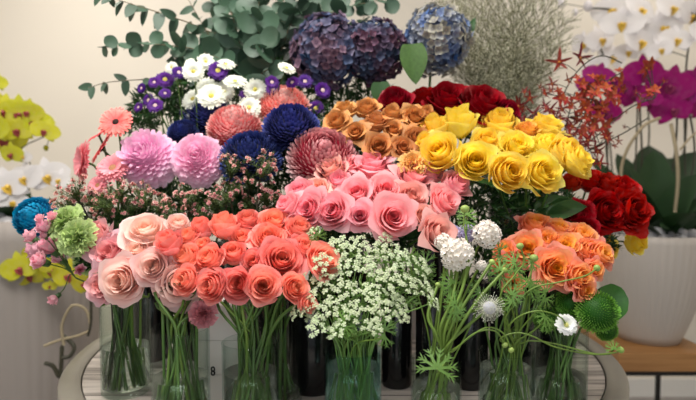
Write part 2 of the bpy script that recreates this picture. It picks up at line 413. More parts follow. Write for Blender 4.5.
# white boxes between the vases
M_wood = simple('white_painted_wood', (214, 208, 204), .55, var=.06, nscale=8, bump=.2)
def white_box(px0, px1, Y, topy, depth, label):
    x0, x1 = at(px0, 300, Y).x, at(px1, 300, Y).x; h = at(px0, topy, Y).z-TABLE
    t = thing('white_box', label, 'box', ((x0+x1)/2, Y, TABLE+.0006)); w = (x1-x0)/2
    mb = MB(); z = 0; n = 3
    for i in range(n): mb.box(-w, w, 0, depth, z, z+h/n-.0012); z += h/n
    mb.box(-w+.002, w-.002, .002, depth-.002, .001, h-.002)
    obj('body', mb.mesh('body', M_wood, False), t); return t, w, h
t, w, h = white_box(197, 243, 1.09, 306, .12, 'white painted wooden box with small black figure eight mark, beside the blush rose vase')
p = at(213, 371, 1.09)
mb = MB()
for dz in (-.0042, .0042):
    pts = [(.0035*math.cos(a), 0, .0042*math.sin(a)+dz) for a in [2*PI*i/14 for i in range(15)]]
    mb.tube(pts, .0016, 6)
e = obj('number_mark', mb.mesh('number_mark', M_black), t, loc=(p.x-t.location.x, -.0006, p.z-t.location.z)); e['label'] = 'small black figure 8 mark'
white_box(404, 430, 1.55, 296, .1, 'small white box seen in the gap between two black vases')
# ------------------------------------------------------------------ background pots
def ribbed(name, col):
    return simple(name, col, .6, var=.02, nscale=2)
M_pot = ribbed('white_ribbed_ceramic', (184, 176, 168))
def pot(px, Y, ztop, zbot, rt, rb, label, mat=None):
    c = at(px, 250, Y); t = thing('ribbed_pot', label, 'pot', (c.x, Y, zbot)); h = ztop-zbot
    N = 46; rip = lambda a: 1+.009*abs(math.sin(a*N/2))
    pr = [(0, 0), (rb*.96, 0)]+[(rb+(rt-rb)*math.sin(min(1, s)*PI/2)**.9, s*h) for s in [i/14 for i in range(0, 15)]]
    mb = MB(); mb.lathe(pr+[(rt-.012, h), (rt-.016, h-.006)], N*6, rip); mb.lathe([(rt-.016, h-.006), (rt-.02, h-.06), (0, h-.06)], 64)
    obj('body', mb.mesh('body', mat or M_pot), t)
    mb = MB(); rr = random.Random(3)
    for i in range(60):
        a = i*2.4; q = (rt-.05)*math.sqrt((i+.5)/60); mb.ball((q*math.cos(a), q*math.sin(a), h-.03+rr.uniform(-.01, .02)+.02*(1-q/rt)), rr.uniform(.022, .04), 7, 5)
    o = obj('moss_filling', mb.mesh('moss_filling', M_moss), t); o['label'] = 'white fluffy filling around the orchid roots'
    return c
M_moss = simple('white_moss', (180, 178, 180), .9, var=.08, nscale=40)
PR = pot(650, 2.22, at(650, 232, 2.22).z, .552, .215, .115, 'big white ribbed pot on wooden stool at right, planted with orchids')
PL = pot(22, 2.2, at(22, 216, 2.2).z, .0, .30, .22, 'tall grey ribbed floor planter at the left edge with orchids', ribbed('taupe_ribbed_ceramic', (150, 142, 136)))
# stool
M_oak = simple('honey_wood', (168, 122, 72), .5, var=.12, nscale=5)
def oakmat():
    m, nt, out = newmat('honey_wood_grain')
    tc = nt.nodes.new('ShaderNodeTexCoord'); mp = nt.nodes.new('ShaderNodeMapping'); mp.inputs['Scale'].default_value = (2, 30, 30)
    nt.links.new(tc.outputs['Object'], mp.inputs[0]); nz = nt.nodes.new('ShaderNodeTexNoise'); nz.inputs['Scale'].default_value = 3; nz.inputs['Detail'].default_value = 5
    nt.links.new(mp.outputs[0], nz.inputs['Vector'])
    c = mixc(nt, nz.outputs[0], lin((128, 84, 42)), lin((186, 138, 84)))
    p = nt.nodes.new('ShaderNodeBsdfPrincipled'); p.inputs['Roughness'].default_value = .5
    nt.links.new(c, p.inputs['Base Color']); nt.links.new(p.outputs[0], out.inputs[0]); return m
st = thing('plant_stool', 'low stool with honey brown wooden top and thin black metal legs under the ribbed pot', 'stool', (PR.x-.03, 2.21, 0))
zt = .551; hw = .185
mb = MB(); mb.box(-hw, hw, -hw, hw, zt-.072, zt)
o = obj('seat', mb.mesh('seat', oakmat(), False), st); b = o.modifiers.new('b', 'BEVEL'); b.width = .004; b.segments = 2
for sx in (-1, 1):
    for sy in (-1, 1):
        mb = MB(); x, y = sx*(hw-.012), sy*(hw-.012); mb.box(x-.008, x+.008, y-.008, y+.008, .001, zt-.088); obj('leg', mb.mesh('leg', M_black, False), st)
mb = MB()
for s in (-1, 1):
    mb.box(-hw+.004, hw-.004, s*(hw-.012)-.008, s*(hw-.012)+.008, zt-.088, zt-.0725); mb.box(s*(hw-.012)-.008, s*(hw-.012)+.008, -hw+.02, hw-.02, zt-.088, zt-.0725)
obj('frame', mb.mesh('frame', M_black, False), st)
# ------------------------------------------------------------------ light
def area(name, loc, rot, sx, sy, power, col=(1, 1, 1)):
    l = bpy.data.lights.new(name, 'AREA'); l.shape = 'RECTANGLE'; l.size = sx; l.size_y = sy; l.energy = power; l.color = col
    o = bpy.data.objects.new(name, l); C.objects.link(o); o.location = loc; o.rotation_euler = rot
    return o
area('ceiling_light', (-.35, .75, 2.72), (0, 0, 0), 1.3, .9, 58, (1, .96, .90))
area('ceiling_light', (-1.4, 2.1, 2.72), (0, math.radians(-12), 0), .5, .5, 16, (1, .93, .84))
area('ceiling_light', (1.5, 2.2, 2.72), (0, 0, 0), .5, .5, 9, (1, .93, .84))
area('shop_window', (.3, -2.1, 1.55), (math.radians(90), 0, 0), 3.2, 1.6, 27, (.92, .96, 1))
w = bpy.data.worlds.new('world'); bpy.context.scene.world = w; w.use_nodes = True
w.node_tree.nodes['Background'].inputs[0].default_value = (.9, .95, 1, 1); w.node_tree.nodes['Background'].inputs[1].default_value = .3
# ------------------------------------------------------------------ camera
cam = bpy.data.cameras.new('camera'); co = bpy.data.objects.new('camera', cam); C.objects.link(co)
co.location = (0, 0, CAMZ); co.rotation_euler = (PI/2-PITCH, 0, 0); cam.sensor_width = 36; cam.lens = F/696*36
cam.dof.use_dof = True; cam.dof.focus_distance = 1.04; cam.dof.aperture_fstop = 2.7; cam.clip_start = .02
sc = bpy.context.scene; sc.camera = co
sc.view_settings.view_transform = 'Standard'; sc.view_settings.look = 'None'; sc.view_settings.gamma = 1; sc.view_settings.exposure = 0
RND = random.Random(11)
# ------------------------------------------------------------------ shared leaf / sepal meshes
def rose_leaf_me():
    mb = MB(); lf = leaf_mb(1, .62, .3, .35, 7, 1.0, .1, .03)
    mb.tube([(0, 0, 0), (0, .5, .03), (0, 1.0, 0)], .02, 4)
    for (p, a, s) in (((0, .95, 0), 0, 1.0), ((0, .55, .02), 1.0, .8), ((0, .55, .02), -1.0, .8)):
        mb.merge(lf, Matrix.Translation(V(p)) @ Matrix.Rotation(a, 4, 'Z') @ Matrix.Scale(s, 4))
    return mb.mesh('rose_leaf', M_leaf)
ME_leaf = rose_leaf_me()
def calyx_me():
    mb = MB(); mb.lathe([(.0, -.24), (.09, -.2), (.16, -.08), (.17, 0), (.12, .04)], 10)
    for k in range(5):
        mb.merge(leaf_mb(.62, .2, .3, -.5, 4, 1, .2), Matrix.Rotation(k*2*PI/5, 4, 'Z') @ Matrix.Translation(V((0, .14, -.04))) @ Matrix.Rotation(.65, 4, 'X'))
    return mb.mesh('calyx', M_sepal)
ME_calyx = calyx_me()
def vase_pts(vs, head, rnd, spread=.75):
    v = VASES[vs]; dx, dy = head.x-v['x'], head.y-v['y']; n = math.hypot(dx, dy)+1e-6; q = min(1, n/.12)*v['r']*spread
    m = V((v['x']+dx/n*q+rnd.uniform(-.5, .5)*v['r'], v['y']+dy/n*q+rnd.uniform(-.5, .5)*v['r'], v['top']))
    o = V((m.x-v['x'], m.y-v['y'])); 
    if o.length > v['r']*.85: o *= v['r']*.85/o.length; m.x, m.y = v['x']+o.x, v['y']+o.y
    a = rnd.uniform(0, 2*PI); b = v['r']*rnd.uniform(.4, .95)
    return m, V((v['x']+b*math.cos(a), v['y']+b*math.sin(a), v['bot']+.004))
def stem_curve(hb, d, vs, rnd, L=.07):
    m, f = vase_pts(vs, hb, rnd); up = (m-f).normalized(); k = (hb-m).length
    pts = bez(hb, hb-d*min(L, k*.4), m+up*min(.09, k*.4), m, 9)+[m*(1-s)+f*s for s in (.3, .65, 1)]
    return pts, f
def cut_flower(kind, label, cat, group, P, R, d, vs, mesh, mat_stem=None, srad=.0024, parts=(), leaves=2, base=.5, spin=None, calyx=True, bname='bloom', lsc=.05):
    d = V(d).normalized(); rnd = random.Random(hash((round(P.x, 3), round(P.z, 3))) & 0xffff)
    hb = P-d*R*base; pts, f = stem_curve(hb, d, vs, rnd)
    t = thing(kind, label, cat, f, group)
    mb = MB(); mb.tube([p-f for p in pts], srad, 6); obj('stem', mb.mesh('stem', mat_stem or M_stem), t)
    M = aim(d, rnd.uniform(0, 6.3) if spin is None else spin, R, hb-f)
    b = obj(bname, mesh, t, M=M)
    if calyx: obj('calyx', ME_calyx, t, M=aim(d, rnd.uniform(0, 6), R*.9, hb-f))
    for nm, me in parts: obj(nm, me, t, M=M)
    for k in range(leaves):
        i = 3+2*k if k < 2 else 4; p = pts[i]; a = rnd.uniform(0, 2*PI); q = V((math.cos(a), math.sin(a), .35))
        s = lsc*rnd.uniform(.7, 1.05)
        obj('leaf', ME_leaf, t, M=aim(V((0, 0, 1))+q*.2, 0, 1, p-f) @ Matrix.Rotation(a, 4, 'Z') @ Matrix.Rotation(.5, 4, 'X') @ Matrix.Scale(s, 4))
    return t
def bunch(spec, kind, cat, group, vs, meshes, Y, depth, yr, cx, elev=(12, 62), prefix='', leaves=2, base=.5, fan=.55, srad=.0026, lsc=.05, **kw):
    """heads of a bunch: (px, py, diameter px, label[, mesh index, elevation deg, dY])"""
    y0, y1 = yr
    for i, e in enumerate(spec):
        px, py, dp, lab = e[:4]; mi = e[4] if len(e) > 4 and e[4] is not None else i % len(meshes)
        r = random.Random(i*7+len(spec)); f = min(1, max(0, (y1-py)/(y1-y0)))
        YY = Y+depth*f+(e[6] if len(e) > 6 else 0)
        el = math.radians(e[5] if len(e) > 5 and e[5] is not None else elev[0]+(elev[1]-elev[0])*f+r.uniform(-8, 8))
        az = (px-cx)/60*fan+r.uniform(-.15, .15)
        d = V((math.cos(el)*math.sin(az), -math.cos(el)*math.cos(az), math.sin(el)))
        P = at(px, py, YY); v = vs(px, py) if callable(vs) else vs; dp = dp*{'yellow roses': .92, 'caramel brown roses': .9}.get(group, 1)
        cut_flower(kind, (prefix+lab), cat, group, P, m_of(dp, YY)/2*1.03, d, v, meshes[mi], leaves=leaves, base=base, srad=srad, lsc=lsc, **kw)
# ------------------------------------------------------------------ roses
def roses(mat, *params): return [rose_mb(**p).mesh('bloom', mat) for p in params]
P_open = lambda s, **k: dict(dict(seed=s, n=26, opened=.62, curl=.5, point=.05, ruffle=.02), **k)
P_half = lambda s, **k: dict(dict(seed=s, n=22, opened=.4, curl=.38, point=.05, ruffle=.015), **k)
P_bud = lambda s, **k: dict(dict(seed=s, n=14, opened=.16, curl=.28, point=.06, ruffle=.01), **k)

M_coral = petal('coral_petals', (255, 140, 96), (255, 160, 130), (255, 168, 152), (254, 170, 164), .22, .32)
CORAL = roses(M_coral, P_half(1), P_half(2, opened=.5), P_open(3), P_bud(4), P_half(5, opened=.38), P_bud(6, opened=.3))
coral = [
 (172, 247, 27, 'coral bud at the far left tip of the coral bunch, among cream roses', 3, 50, -.04),
 (191, 239, 20, 'small paler pink coral bud between cream roses and the coral bunch', 4),
 (204, 232, 23, 'closed coral rose second from left in the top row of its bunch', 3),
 (225, 231, 28, 'closed coral rose with long green sepals at the top of its bunch', 3, 70, -.02),
 (248, 224, 24, 'dull coral rose farthest back, just under the wax flowers', 4),
 (274, 227, 30, 'flat topped coral rose at the back, right of the dull one', 1, 50),
 (298, 233, 26, 'coral pink rose half hidden right below the light pink bunch', 4),
 (243, 241, 21, 'small orange coral rose behind the middle of its bunch', 5, 40),
 (269, 242, 33, 'ruffled coral rose in the upper middle right of its bunch', 2, 45),
 (234, 257, 25, 'tight coral bud with curled tip in the centre of its bunch', 3, 45),
 (189, 261, 27, 'rounded coral rose at left above the lowest row', 4),
 (212, 261, 27, 'coral rose with a folded hollow, left of the central tight bud', 0, 35),
 (205, 247, 17, 'small deep orange coral rose peeping between larger ones', 5),
 (254, 262, 21, 'small coral rose left of the largest open one', 0),
 (281, 262, 40, 'largest wide open coral rose with deep red heart', 2, 28),
 (320, 262, 34, 'orange hearted coral rose at the right above the white lace flowers', 2, 25),
 (302, 250, 26, 'coral rose wedged behind the two largest at the right of its bunch', 1),
 (189, 281, 27, 'lowest left coral rose resting on the blush petals', 1, 20),
 (215, 286, 30, 'oval coral rose facing the camera above the white box', 0, 12),
 (239, 284, 31, 'round swirling coral rose in the middle of the lowest row', 0, 15),
 (263, 286, 31, 'lowest coral rose with drooping pink outer petal above the vase', 2, 18),
 (293, 288, 26, 'coral rose partly covered by white lace flowers, right end of lowest row', 1, 18),
 (304, 304, 20, 'lowest orange coral rose hidden among lace flowers', 5, 15)]
bunch(coral, 'rose', 'rose', 'coral roses at the front', lambda x, y: 'g3b' if x > 268 and y < 270 else ('g2' if x < 207 else 'g3'), CORAL, .95, .17, (222, 290), 240, (14, 58), leaves=0, srad=.0032)

M_blush = petal('blush_petals', (255, 204, 180), (255, 220, 204), (254, 214, 206), (250, 218, 216), .1, .45)
M_blushp = petal('pink_blush_petals', (254, 150, 140), (254, 176, 168), (250, 194, 196), (240, 200, 210), .2, .32)
BL = roses(M_blush, P_open(11, n=26), P_open(12, n=28), P_open(13, n=24, opened=.8, curl=.7), P_half(14))
BLP = roses(M_blushp, P_open(15, n=22, point=.12, ruffle=.05), P_open(16, n=24, point=.1, ruffle=.06, curl=.7), P_half(17, n=18, ruffle=.05))
blush = [
 (125, 280, 40, 'large blush pink rose facing the camera above the leftmost vase', 0, 8),
 (155, 267, 33, 'peach cream rose with tight swirl, second from left in its row', 1, 16, -.035),
 (147, 236, 42, 'cream rose lying open at the top of the blush bunch', 2, 50),
 (178, 282, 44, 'blush rose with big drooping pale outer petals above the second vase', 2, 14),
 (178, 228, 22, 'small pale pink rose at the back between blush and coral bunches', 3, 55),
 (139, 253, 24, 'creamy rose tucked between the peach rose and the cream one', 3, 35)]
bunch(blush, 'rose', 'rose', 'blush and cream roses at the left front', lambda x, y: 'g1' if x < 150 else 'g2', BL, 1.0, .12, (228, 290), 140, leaves=1, base=.45, srad=.003)
blushp = [
 (100, 239, 32, 'mauve pink rose at the upper left edge of the blush bunch', 2, 30),
 (115, 257, 38, 'ruffled rose with salmon heart and pointed petals at the left', 0, 30),
 (107, 285, 32, 'pale lilac pink rose at the lower left, hanging over the vase rim', 1, 10)]
bunch(blushp, 'rose', 'rose', 'blush and cream roses at the left front', 'g1', BLP, 1.08, .1, (228, 290), 130, leaves=1, base=.45)
M_mauve = petal('mauve_petals', (168, 84, 100), (190, 112, 124), (196, 120, 132), (206, 140, 150), .3, .25)
ME_mcarn = carnation_mb(5).mesh('bloom', M_mauve)
cut_flower('carnation', 'dusty mauve carnation hanging below the blush roses over the white box', 'carnation', None, at(203, 314, .97), m_of(24, .97)/2, (.2, -1, -.1), 'g2', ME_mcarn, leaves=0)

M_pink = petal('pink_petals', (248, 122, 140), (255, 160, 172), (255, 184, 188), (254, 204, 210), .12, .42)
M_pinkc = petal('cream_pink_petals', (252, 172, 150), (252, 188, 168), (250, 190, 178), (248, 196, 190), .15, .3)
PK = roses(M_pink, P_open(21, n=20, point=.12, curl=.8), P_half(22, n=18, point=.12, curl=.7), P_open(23, n=22, point=.14, curl=.9), P_half(24, n=17, point=.1, curl=.6), P_half(25, n=15, opened=.3, point=.1))
PKC = roses(M_pinkc, P_half(26, n=17, point=.15, curl=.7), P_open(27, n=20, point=.12))
pink = [
 (302, 195, 26, 'pink bud with a rosy rim at the left shoulder of the light pink bunch', 4, 40),
 (291, 208, 26, 'leftmost light pink rose, half turned away', 3),
 (312, 210, 36, 'light pink rose with wide pale outer petals at the lower left', 0, 15),
 (335, 212, 34, 'light pink rose with deep pink heart, second in the lowest row', 1, 15),
 (358, 196, 32, 'light pink rose with upright folded heart in the middle', 1, 30),
 (360, 216, 28, 'light pink rose between the two at the front of its bunch', 0, 15),
 (340, 186, 26, 'small light pink rose directly below the pale tipped one', 3, 45),
 (372, 172, 42, 'broad light pink rose seen from the side across the top', 2, 65),
 (346, 170, 30, 'pink rose touching the red and white chrysanthemum', 2, 62),
 (384, 194, 33, 'light pink rose with swirling heart in the centre right', 1, 28),
 (392, 218, 40, 'biggest light pink rose with dark pink heart at the bottom', 0, 14),
 (412, 181, 33, 'rosy pink rose at the top right of its bunch below yellow filler', 3, 45),
 (428, 176, 26, 'small dusty pink rose beside the lowest yellow rose', 4, 50),
 (441, 203, 32, 'strong pink rose at the right edge beside the lavender blossom', 0, 25),
 (452, 188, 28, 'dusty mauve pink rose farthest right of the light pink bunch', 4, 35)]
bunch(pink, 'rose', 'rose', 'light pink roses in the middle', lambda x, y: 'k3' if x < 355 else 'k4', PK, 1.07, .2, (168, 225), 365, leaves=2)
pinkc = [
 (333, 175, 34, 'cream and pink rose with pointed petals at the top left', 0, 45),
 (320, 192, 24, 'pale mauve cream rose below the red and white chrysanthemum', 0, 30),
 (409, 199, 32, 'peachy pink rose in the right half of the pink bunch', 1, 28),
 (420, 217, 22, 'small peach petalled rose between two pink ones', 0, 20),
 (434, 234, 34, 'peach pink rose lowest at the right, beside the white scabiosa', 0, 18)]
bunch(pinkc, 'rose', 'rose', 'light pink roses in the middle', lambda x, y: 'k3' if x < 355 else 'k4', PKC, 1.06, .2, (168, 235), 375, leaves=2)

M_yel = petal('yellow_petals', (255, 204, 30), (255, 224, 50), (255, 232, 76), (255, 240, 124), .06, .42)
M_yelp = petal('peach_yellow_petals', (252, 160, 60), (254, 190, 90), (254, 206, 70), (254, 220, 110), .12, .32)
YE = roses(M_yel, P_half(31, n=20), P_half(32, n=18), P_half(33, n=20, curl=.6, ruffle=.035, opened=.5), P_half(34, n=12, opened=.25), P_half(35, n=18, opened=.4))
YEP = roses(M_yelp, P_open(36, n=24, curl=.8), P_half(37))
yellow = [
 (436, 131, 28, 'small closed yellow rose at the left top beside the caramel roses', 3, 60),
 (428, 146, 24, 'small yellow rose behind the cupped one at the far left', 3, 45),
 (460, 128, 38, 'tall smooth yellow rose seen from the side, left of the top', 3, 72),
 (442, 156, 42, 'cupped yellow rose at the lower left of its bunch', 4, 25),
 (475, 163, 38, 'yellow rose with golden heart facing the camera, bottom middle', 0, 15),
 (500, 130, 38, 'yellow rose at the top below the darkest red rose', 1, 58),
 (486, 145, 30, 'yellow rose squeezed in the middle row of its bunch', 1, 40),
 (515, 151, 36, 'yellow rose with loose petals in the centre right', 2, 35),
 (506, 174, 40, 'yellow rose with torn petal tip hanging lowest in the middle', 0, 12),
 (543, 133, 38, 'flat open yellow rose at the top right beside the red orchids', 2, 68),
 (545, 150, 30, 'yellow rose just below the flat open one', 1, 45),
 (539, 174, 40, 'ruffled yellow rose above the dark leaf at the lower right', 2, 15),
 (561, 156, 36, 'yellow rose with orange heart at the right', 4, 30),
 (574, 164, 34, 'rightmost yellow rose of its bunch, above the red roses', 2, 35)]
bunch(yellow, 'rose', 'rose', 'yellow roses', lambda x, y: 'k5' if x < 480 else 'k6', YE, 1.14, .2, (128, 178), 500, leaves=2, lsc=.06)
bunch([(527, 133, 26, 'peachy yellow rose at the top, left of the flat open yellow one', 0, 55)], 'rose', 'rose', 'yellow roses', 'k6', YEP, 1.3, 0, (120, 140), 500, leaves=2)
M_peachm = petal('peach_filler_petals', (246, 180, 84), (250, 200, 110), (248, 196, 100), (252, 214, 140), .15, .3)
cut_flower('carnation', 'small ruffled peach yellow bloom between pink and caramel roses', 'carnation', None, at(413, 163, 1.22), m_of(26, 1.22)/2, (0, -.8, .7), 'k4', carnation_mb(8).mesh('bloom', M_peachm), leaves=1)
for (x, y, dd, lab, mi) in ((632, 242, 24, 'yellow rose below the rightmost red rose, against the ribbed pot', 0), (607, 248, 20, 'small yellow rose half hidden beneath the red roses', 1), (555, 216, 14, 'tiny dusky pink rose behind the orange bunch', 1)):
    me = YE[mi] if x > 560 else BLP[2]
    cut_flower('rose', lab, 'rose', None, at(x, y, 1.42), m_of(dd, 1.42)/2, ((x-600)/60, -1, .1), 'k7', me, leaves=1)

M_car = petal('caramel_petals', (192, 112, 50), (212, 142, 78), (208, 142, 82), (224, 166, 106), .3, .28)
CA = roses(M_car, P_half(41, n=17, point=.12, curl=.6), P_half(42, n=18, point=.14, curl=.7, opened=.45), P_half(43, n=16, opened=.35, point=.15, curl=.7))
caramel = [
 (338, 125, 28, 'leftmost caramel rose, loose and open', 1, 35),
 (346, 113, 24, 'caramel rose at the back left of its bunch', 0),
 (356, 134, 24, 'cup shaped caramel rose in front at the left', 2, 25),
 (367, 112, 26, 'caramel rose topmost in the middle of its bunch', 0, 50),
 (376, 126, 28, 'wide flaring caramel rose at the centre', 1, 60),
 (379, 148, 28, 'lowest caramel rose facing the camera with square swirl', 1, 18),
 (392, 118, 25, 'caramel rose at the back below the dark red ones', 0),
 (393, 132, 22, 'small caramel rose in the middle of the right half', 2, 35),
 (402, 149, 24, 'slim caramel rose beside the lowest one', 2, 20),
 (415, 139, 24, 'caramel rose in front at the right, touching yellow', 0, 25),
 (414, 120, 28, 'caramel rose with pale outer petals at the right top', 1, 30),
 (425, 116, 20, 'farthest right caramel rose behind the yellow ones', 0)]
bunch(caramel, 'rose', 'rose', 'caramel brown roses', 'k9', CA, 1.26, .13, (108, 152), 385, leaves=2)

M_red = petal('red_petals', (150, 4, 12), (176, 8, 18), (168, 6, 18), (186, 14, 26), .3, .22, .45)
M_dred = petal('dark_red_petals', (110, 4, 12), (140, 8, 18), (126, 5, 16), (150, 12, 24), .3, .2, .45)
RE = roses(M_red, P_open(51, n=26), P_open(52, n=30, ruffle=.04), P_half(53))
DR = roses(M_dred, P_open(54, n=24, opened=.7), P_open(55, n=28, opened=.8, curl=.7), P_half(56))
bunch([
 (588, 184, 26, 'red rose nearest the yellow bunch, top left of the right hand reds', 2),
 (606, 189, 28, 'red rose at the back with a bright rim', 1, 55),
 (602, 212, 38, 'large red rose facing the camera in the middle of the right hand reds', 0, 12),
 (627, 211, 38, 'rightmost red rose seen in front of the ribbed pot', 1, 15),
 (577, 216, 30, 'shadowed red rose left of the large one', 0, 20),
 (622, 192, 26, 'red rose at the upper right behind the rightmost one', 2, 45),
 (570, 186, 20, 'small red rose peeping from under the lowest yellow roses', 2),
 (583, 230, 26, 'lowest dark red rose directly above the orange bunch', 0, 10)], 'rose', 'rose', 'red roses at the right', lambda x, y: 'g7' if x < 600 else 'k7', RE, 1.3, .12, (183, 225), 600, leaves=2, prefix='')
bunch([
 (396, 106, 30, 'deep red rose farthest left, above the caramel roses', 2),
 (424, 101, 28, 'deep red rose second from left in the back row', 0, 60),
 (447, 105, 42, 'broad deep red rose above the smooth yellow one', 0, 50),
 (482, 109, 46, 'widest deep red rose with layered rim at the back', 1, 45),
 (504, 116, 26, 'deep red rose at the right end of the back row', 2)], 'rose', 'rose', 'deep red roses at the back', 'k9', DR, 1.36, .1, (98, 115), 445, leaves=2)

M_org = petal('orange_petals', (255, 178, 12), (255, 194, 56), (255, 158, 76), (255, 178, 166), .12, .4)
OR = roses(M_org, P_open(61, n=24, curl=.8, ruffle=.05), P_open(62, n=28, curl=.9, ruffle=.06, opened=.95), P_half(63, ruffle=.04), P_open(64, n=20, ruffle=.05))
orange = [
 (534, 229, 28, 'pink edged orange rose at the top left of its bunch', 2, 55),
 (557, 232, 27, 'orange rose at the top centre of its bunch', 0, 55),
 (527, 250, 33, 'deep orange rose at the left beside the white scabiosa', 0, 22),
 (545, 243, 26, 'orange rose between the top centre and left ones', 3, 40),
 (564, 249, 36, 'pale centred orange rose with pink rim in the middle', 1, 38),
 (554, 268, 38, 'largest orange rose, glowing heart facing the camera', 1, 12),
 (580, 239, 28, 'golden orange rose at the upper right of its bunch', 3, 45),
 (597, 256, 26, 'rightmost orange rose against the ribbed pot', 2, 25),
 (585, 252, 26, 'coral orange rose second from right', 3, 30),
 (576, 277, 29, 'orange rose at the lower right of the largest one', 3, 14),
 (583, 290, 22, 'lowest orange rose with pink tips above green fluffy balls', 0, 8),
 (505, 252, 20, 'orange rose peeping between scabiosa and green foliage', 2),
 (503, 266, 20, 'dull orange rose behind the feathery greens', 2),
 (513, 284, 20, 'shadowed orange rose lowest at the left behind greens', 0, 10),
 (592, 270, 20, 'small orange rose under the rightmost one', 3, 10)]
bunch(orange, 'rose', 'rose', 'orange roses at the right front', lambda x, y: 'g6' if x < 545 else 'g7', OR, 1.04, .14, (226, 282), 550, leaves=0)
# ------------------------------------------------------------------ chrysanthemums
M_mp = petal('pale_pink_florets', (240, 160, 204), (250, 206, 230), (246, 196, 224), (255, 230, 244), .12, .35)
M_mc = petal('coral_florets', (224, 96, 96), (255, 200, 190), (226, 100, 100), (255, 224, 214), .5, .2)
M_mr = petal('red_white_florets', (156, 14, 30), (250, 176, 176), (160, 16, 32), (255, 236, 232), .55, .2)
M_mb = petal('blue_florets', (10, 14, 42), (54, 66, 140), (12, 18, 54), (96, 110, 180), .4, .2)  # lighter tip colours have the navy florets' specular sheen painted in
M_mt = petal('teal_florets', (0, 96, 140), (10, 156, 200), (0, 110, 160), (40, 180, 216), .3, .25)
pale = mum_mb(1, 320, -.12, .085, 2.35, .95, .5, 0, .09).mesh('bloom', M_mp)
ball1 = mum_mb(2, 520, .32, .045, 1.9, .85, .34).mesh('bloom', M_mc)
ball2 = mum_mb(3, 520, .3, .045, 2.0, .85, .32).mesh('bloom', M_mr)
blue1 = mum_mb(4, 430, .34, .05, 1.95, .85, .42, .12).mesh('bloom', M_mb)
blue2 = mum_mb(5, 520, .3, .042, 2.0, .85, .42, .1).mesh('bloom', M_mb)
teal = mum_mb(6, 360, .5, .055, 2.0, .9, .35).mesh('bloom', M_mt)
for (x, y, dd, Y, d, me, vs, lab) in [
 (149, 160, 62, 1.30, (-.15, -1, .55), pale, 'k13', 'pale pink ball chrysanthemum on the left with soft drooping florets'),
 (199, 161, 56, 1.30, (.1, -1, .3), pale, 'k1', 'pale pink ball chrysanthemum on the right, touching the dark blue one'),
 (235, 130, 60, 1.42, (0, -.55, 1), ball1, 'k1', 'domed coral chrysanthemum between the pale pink and blue ones'),
 (284, 110, 58, 1.50, (.1, -.6, 1), ball1, 'k2', 'domed coral chrysanthemum farthest back below the purple asters'),
 (323, 162, 78, 1.30, (.15, -.8, .7), ball2, 'k2', 'largest chrysanthemum, red with white tips, above the light pink roses'),
 (346, 140, 34, 1.42, (.3, -.8, .8), ball2, 'k2', 'small red and white chrysanthemum peeping below the caramel roses'),
 (291, 130, 62, 1.34, (0, -.6, .8), blue1, 'k2', 'dark blue chrysanthemum with hollow centre in front of the coral dome'),
 (251, 160, 68, 1.30, (0, -.6, .8), blue2, 'k1', 'dark blue chrysanthemum in the middle, above the wax flowers'),
 (210, 120, 56, 1.50, (0, -.4, 1), blue2, 'k1', 'blue chrysanthemum mostly hidden behind the left coral dome'),
 (183, 134, 34, 1.44, (-.2, -.7, .8), blue2, 'k13', 'small blue chrysanthemum behind the two pale pink balls'),
 (36, 218, 46, 1.30, (-.2, -1, .5), teal, 'k13', 'bright teal chrysanthemum at the far left'),
 (48, 247, 22, 1.36, (-.2, -1, -.1), teal, 'k13', 'small teal chrysanthemum below the big one behind pink buds')]:
    cut_flower('chrysanthemum', lab, 'chrysanthemum', None, at(x, y, Y), m_of(dd, Y)/2, d, vs, me, leaves=0, base=.0, calyx=False, srad=.003)
# ------------------------------------------------------------------ gerberas
M_ger = petal('gerbera_rays', (232, 84, 100), (248, 130, 132), (240, 104, 116), (248, 142, 140), .2, .25)
M_gerp = petal('pale_gerbera_rays', (226, 104, 130), (244, 154, 164), (240, 140, 156), (250, 176, 184), .2, .25)
M_gd = simple('gerbera_disc', (52, 26, 22), .8, var=.3, nscale=80)
M_gd2 = simple('gerbera_disc_pale', (200, 150, 110), .8, var=.3, nscale=80)
gr = daisy_mb(1, 26, 2, 1, .10, .26, .22, .16).mesh('petals', M_ger); grp = daisy_mb(2, 34, 3, 1, .08, .26, .3, .18).mesh('petals', M_gerp)
gd = disc_mb(.2, .08).mesh('disc', M_gd); gd2 = disc_mb(.26, .1).mesh('disc', M_gd2)
for (x, y, dd, Y, d, a, b, lab) in [
 (115, 121, 35, 1.28, (0, -1, .5), gr, gd, 'salmon pink gerbera with dark centre, highest of the gerberas'),
 (82, 161, 44, 1.26, (-.78, -.65, .1), grp, gd2, 'pink gerbera turned sideways at the far left of its group'),
 (98, 134, 26, 1.33, (-.5, -.3, .9), gr, gd, 'deep pink gerbera just behind and below the highest one'),
 (100, 148, 38, 1.30, (-.8, -.4, .5), gr, gd, 'salmon gerbera seen edge on between the sideways and highest ones'),
 (112, 167, 36, 1.25, (-.1, -1, .7), grp, gd2, 'soft pink many petalled gerbera beside the pale pink ball'),
 (97, 185, 24, 1.24, (-.2, -1, .5), grp, gd2, 'small pale pink gerbera lowest, among the wax flowers')]:
    cut_flower('gerbera', lab, 'gerbera', 'pink gerberas at the left', at(x, y, Y), m_of(dd, Y)/2, d, 'g1', a, parts=(('disc', b),), leaves=0, base=.1, calyx=False, bname='petals', srad=.0028)
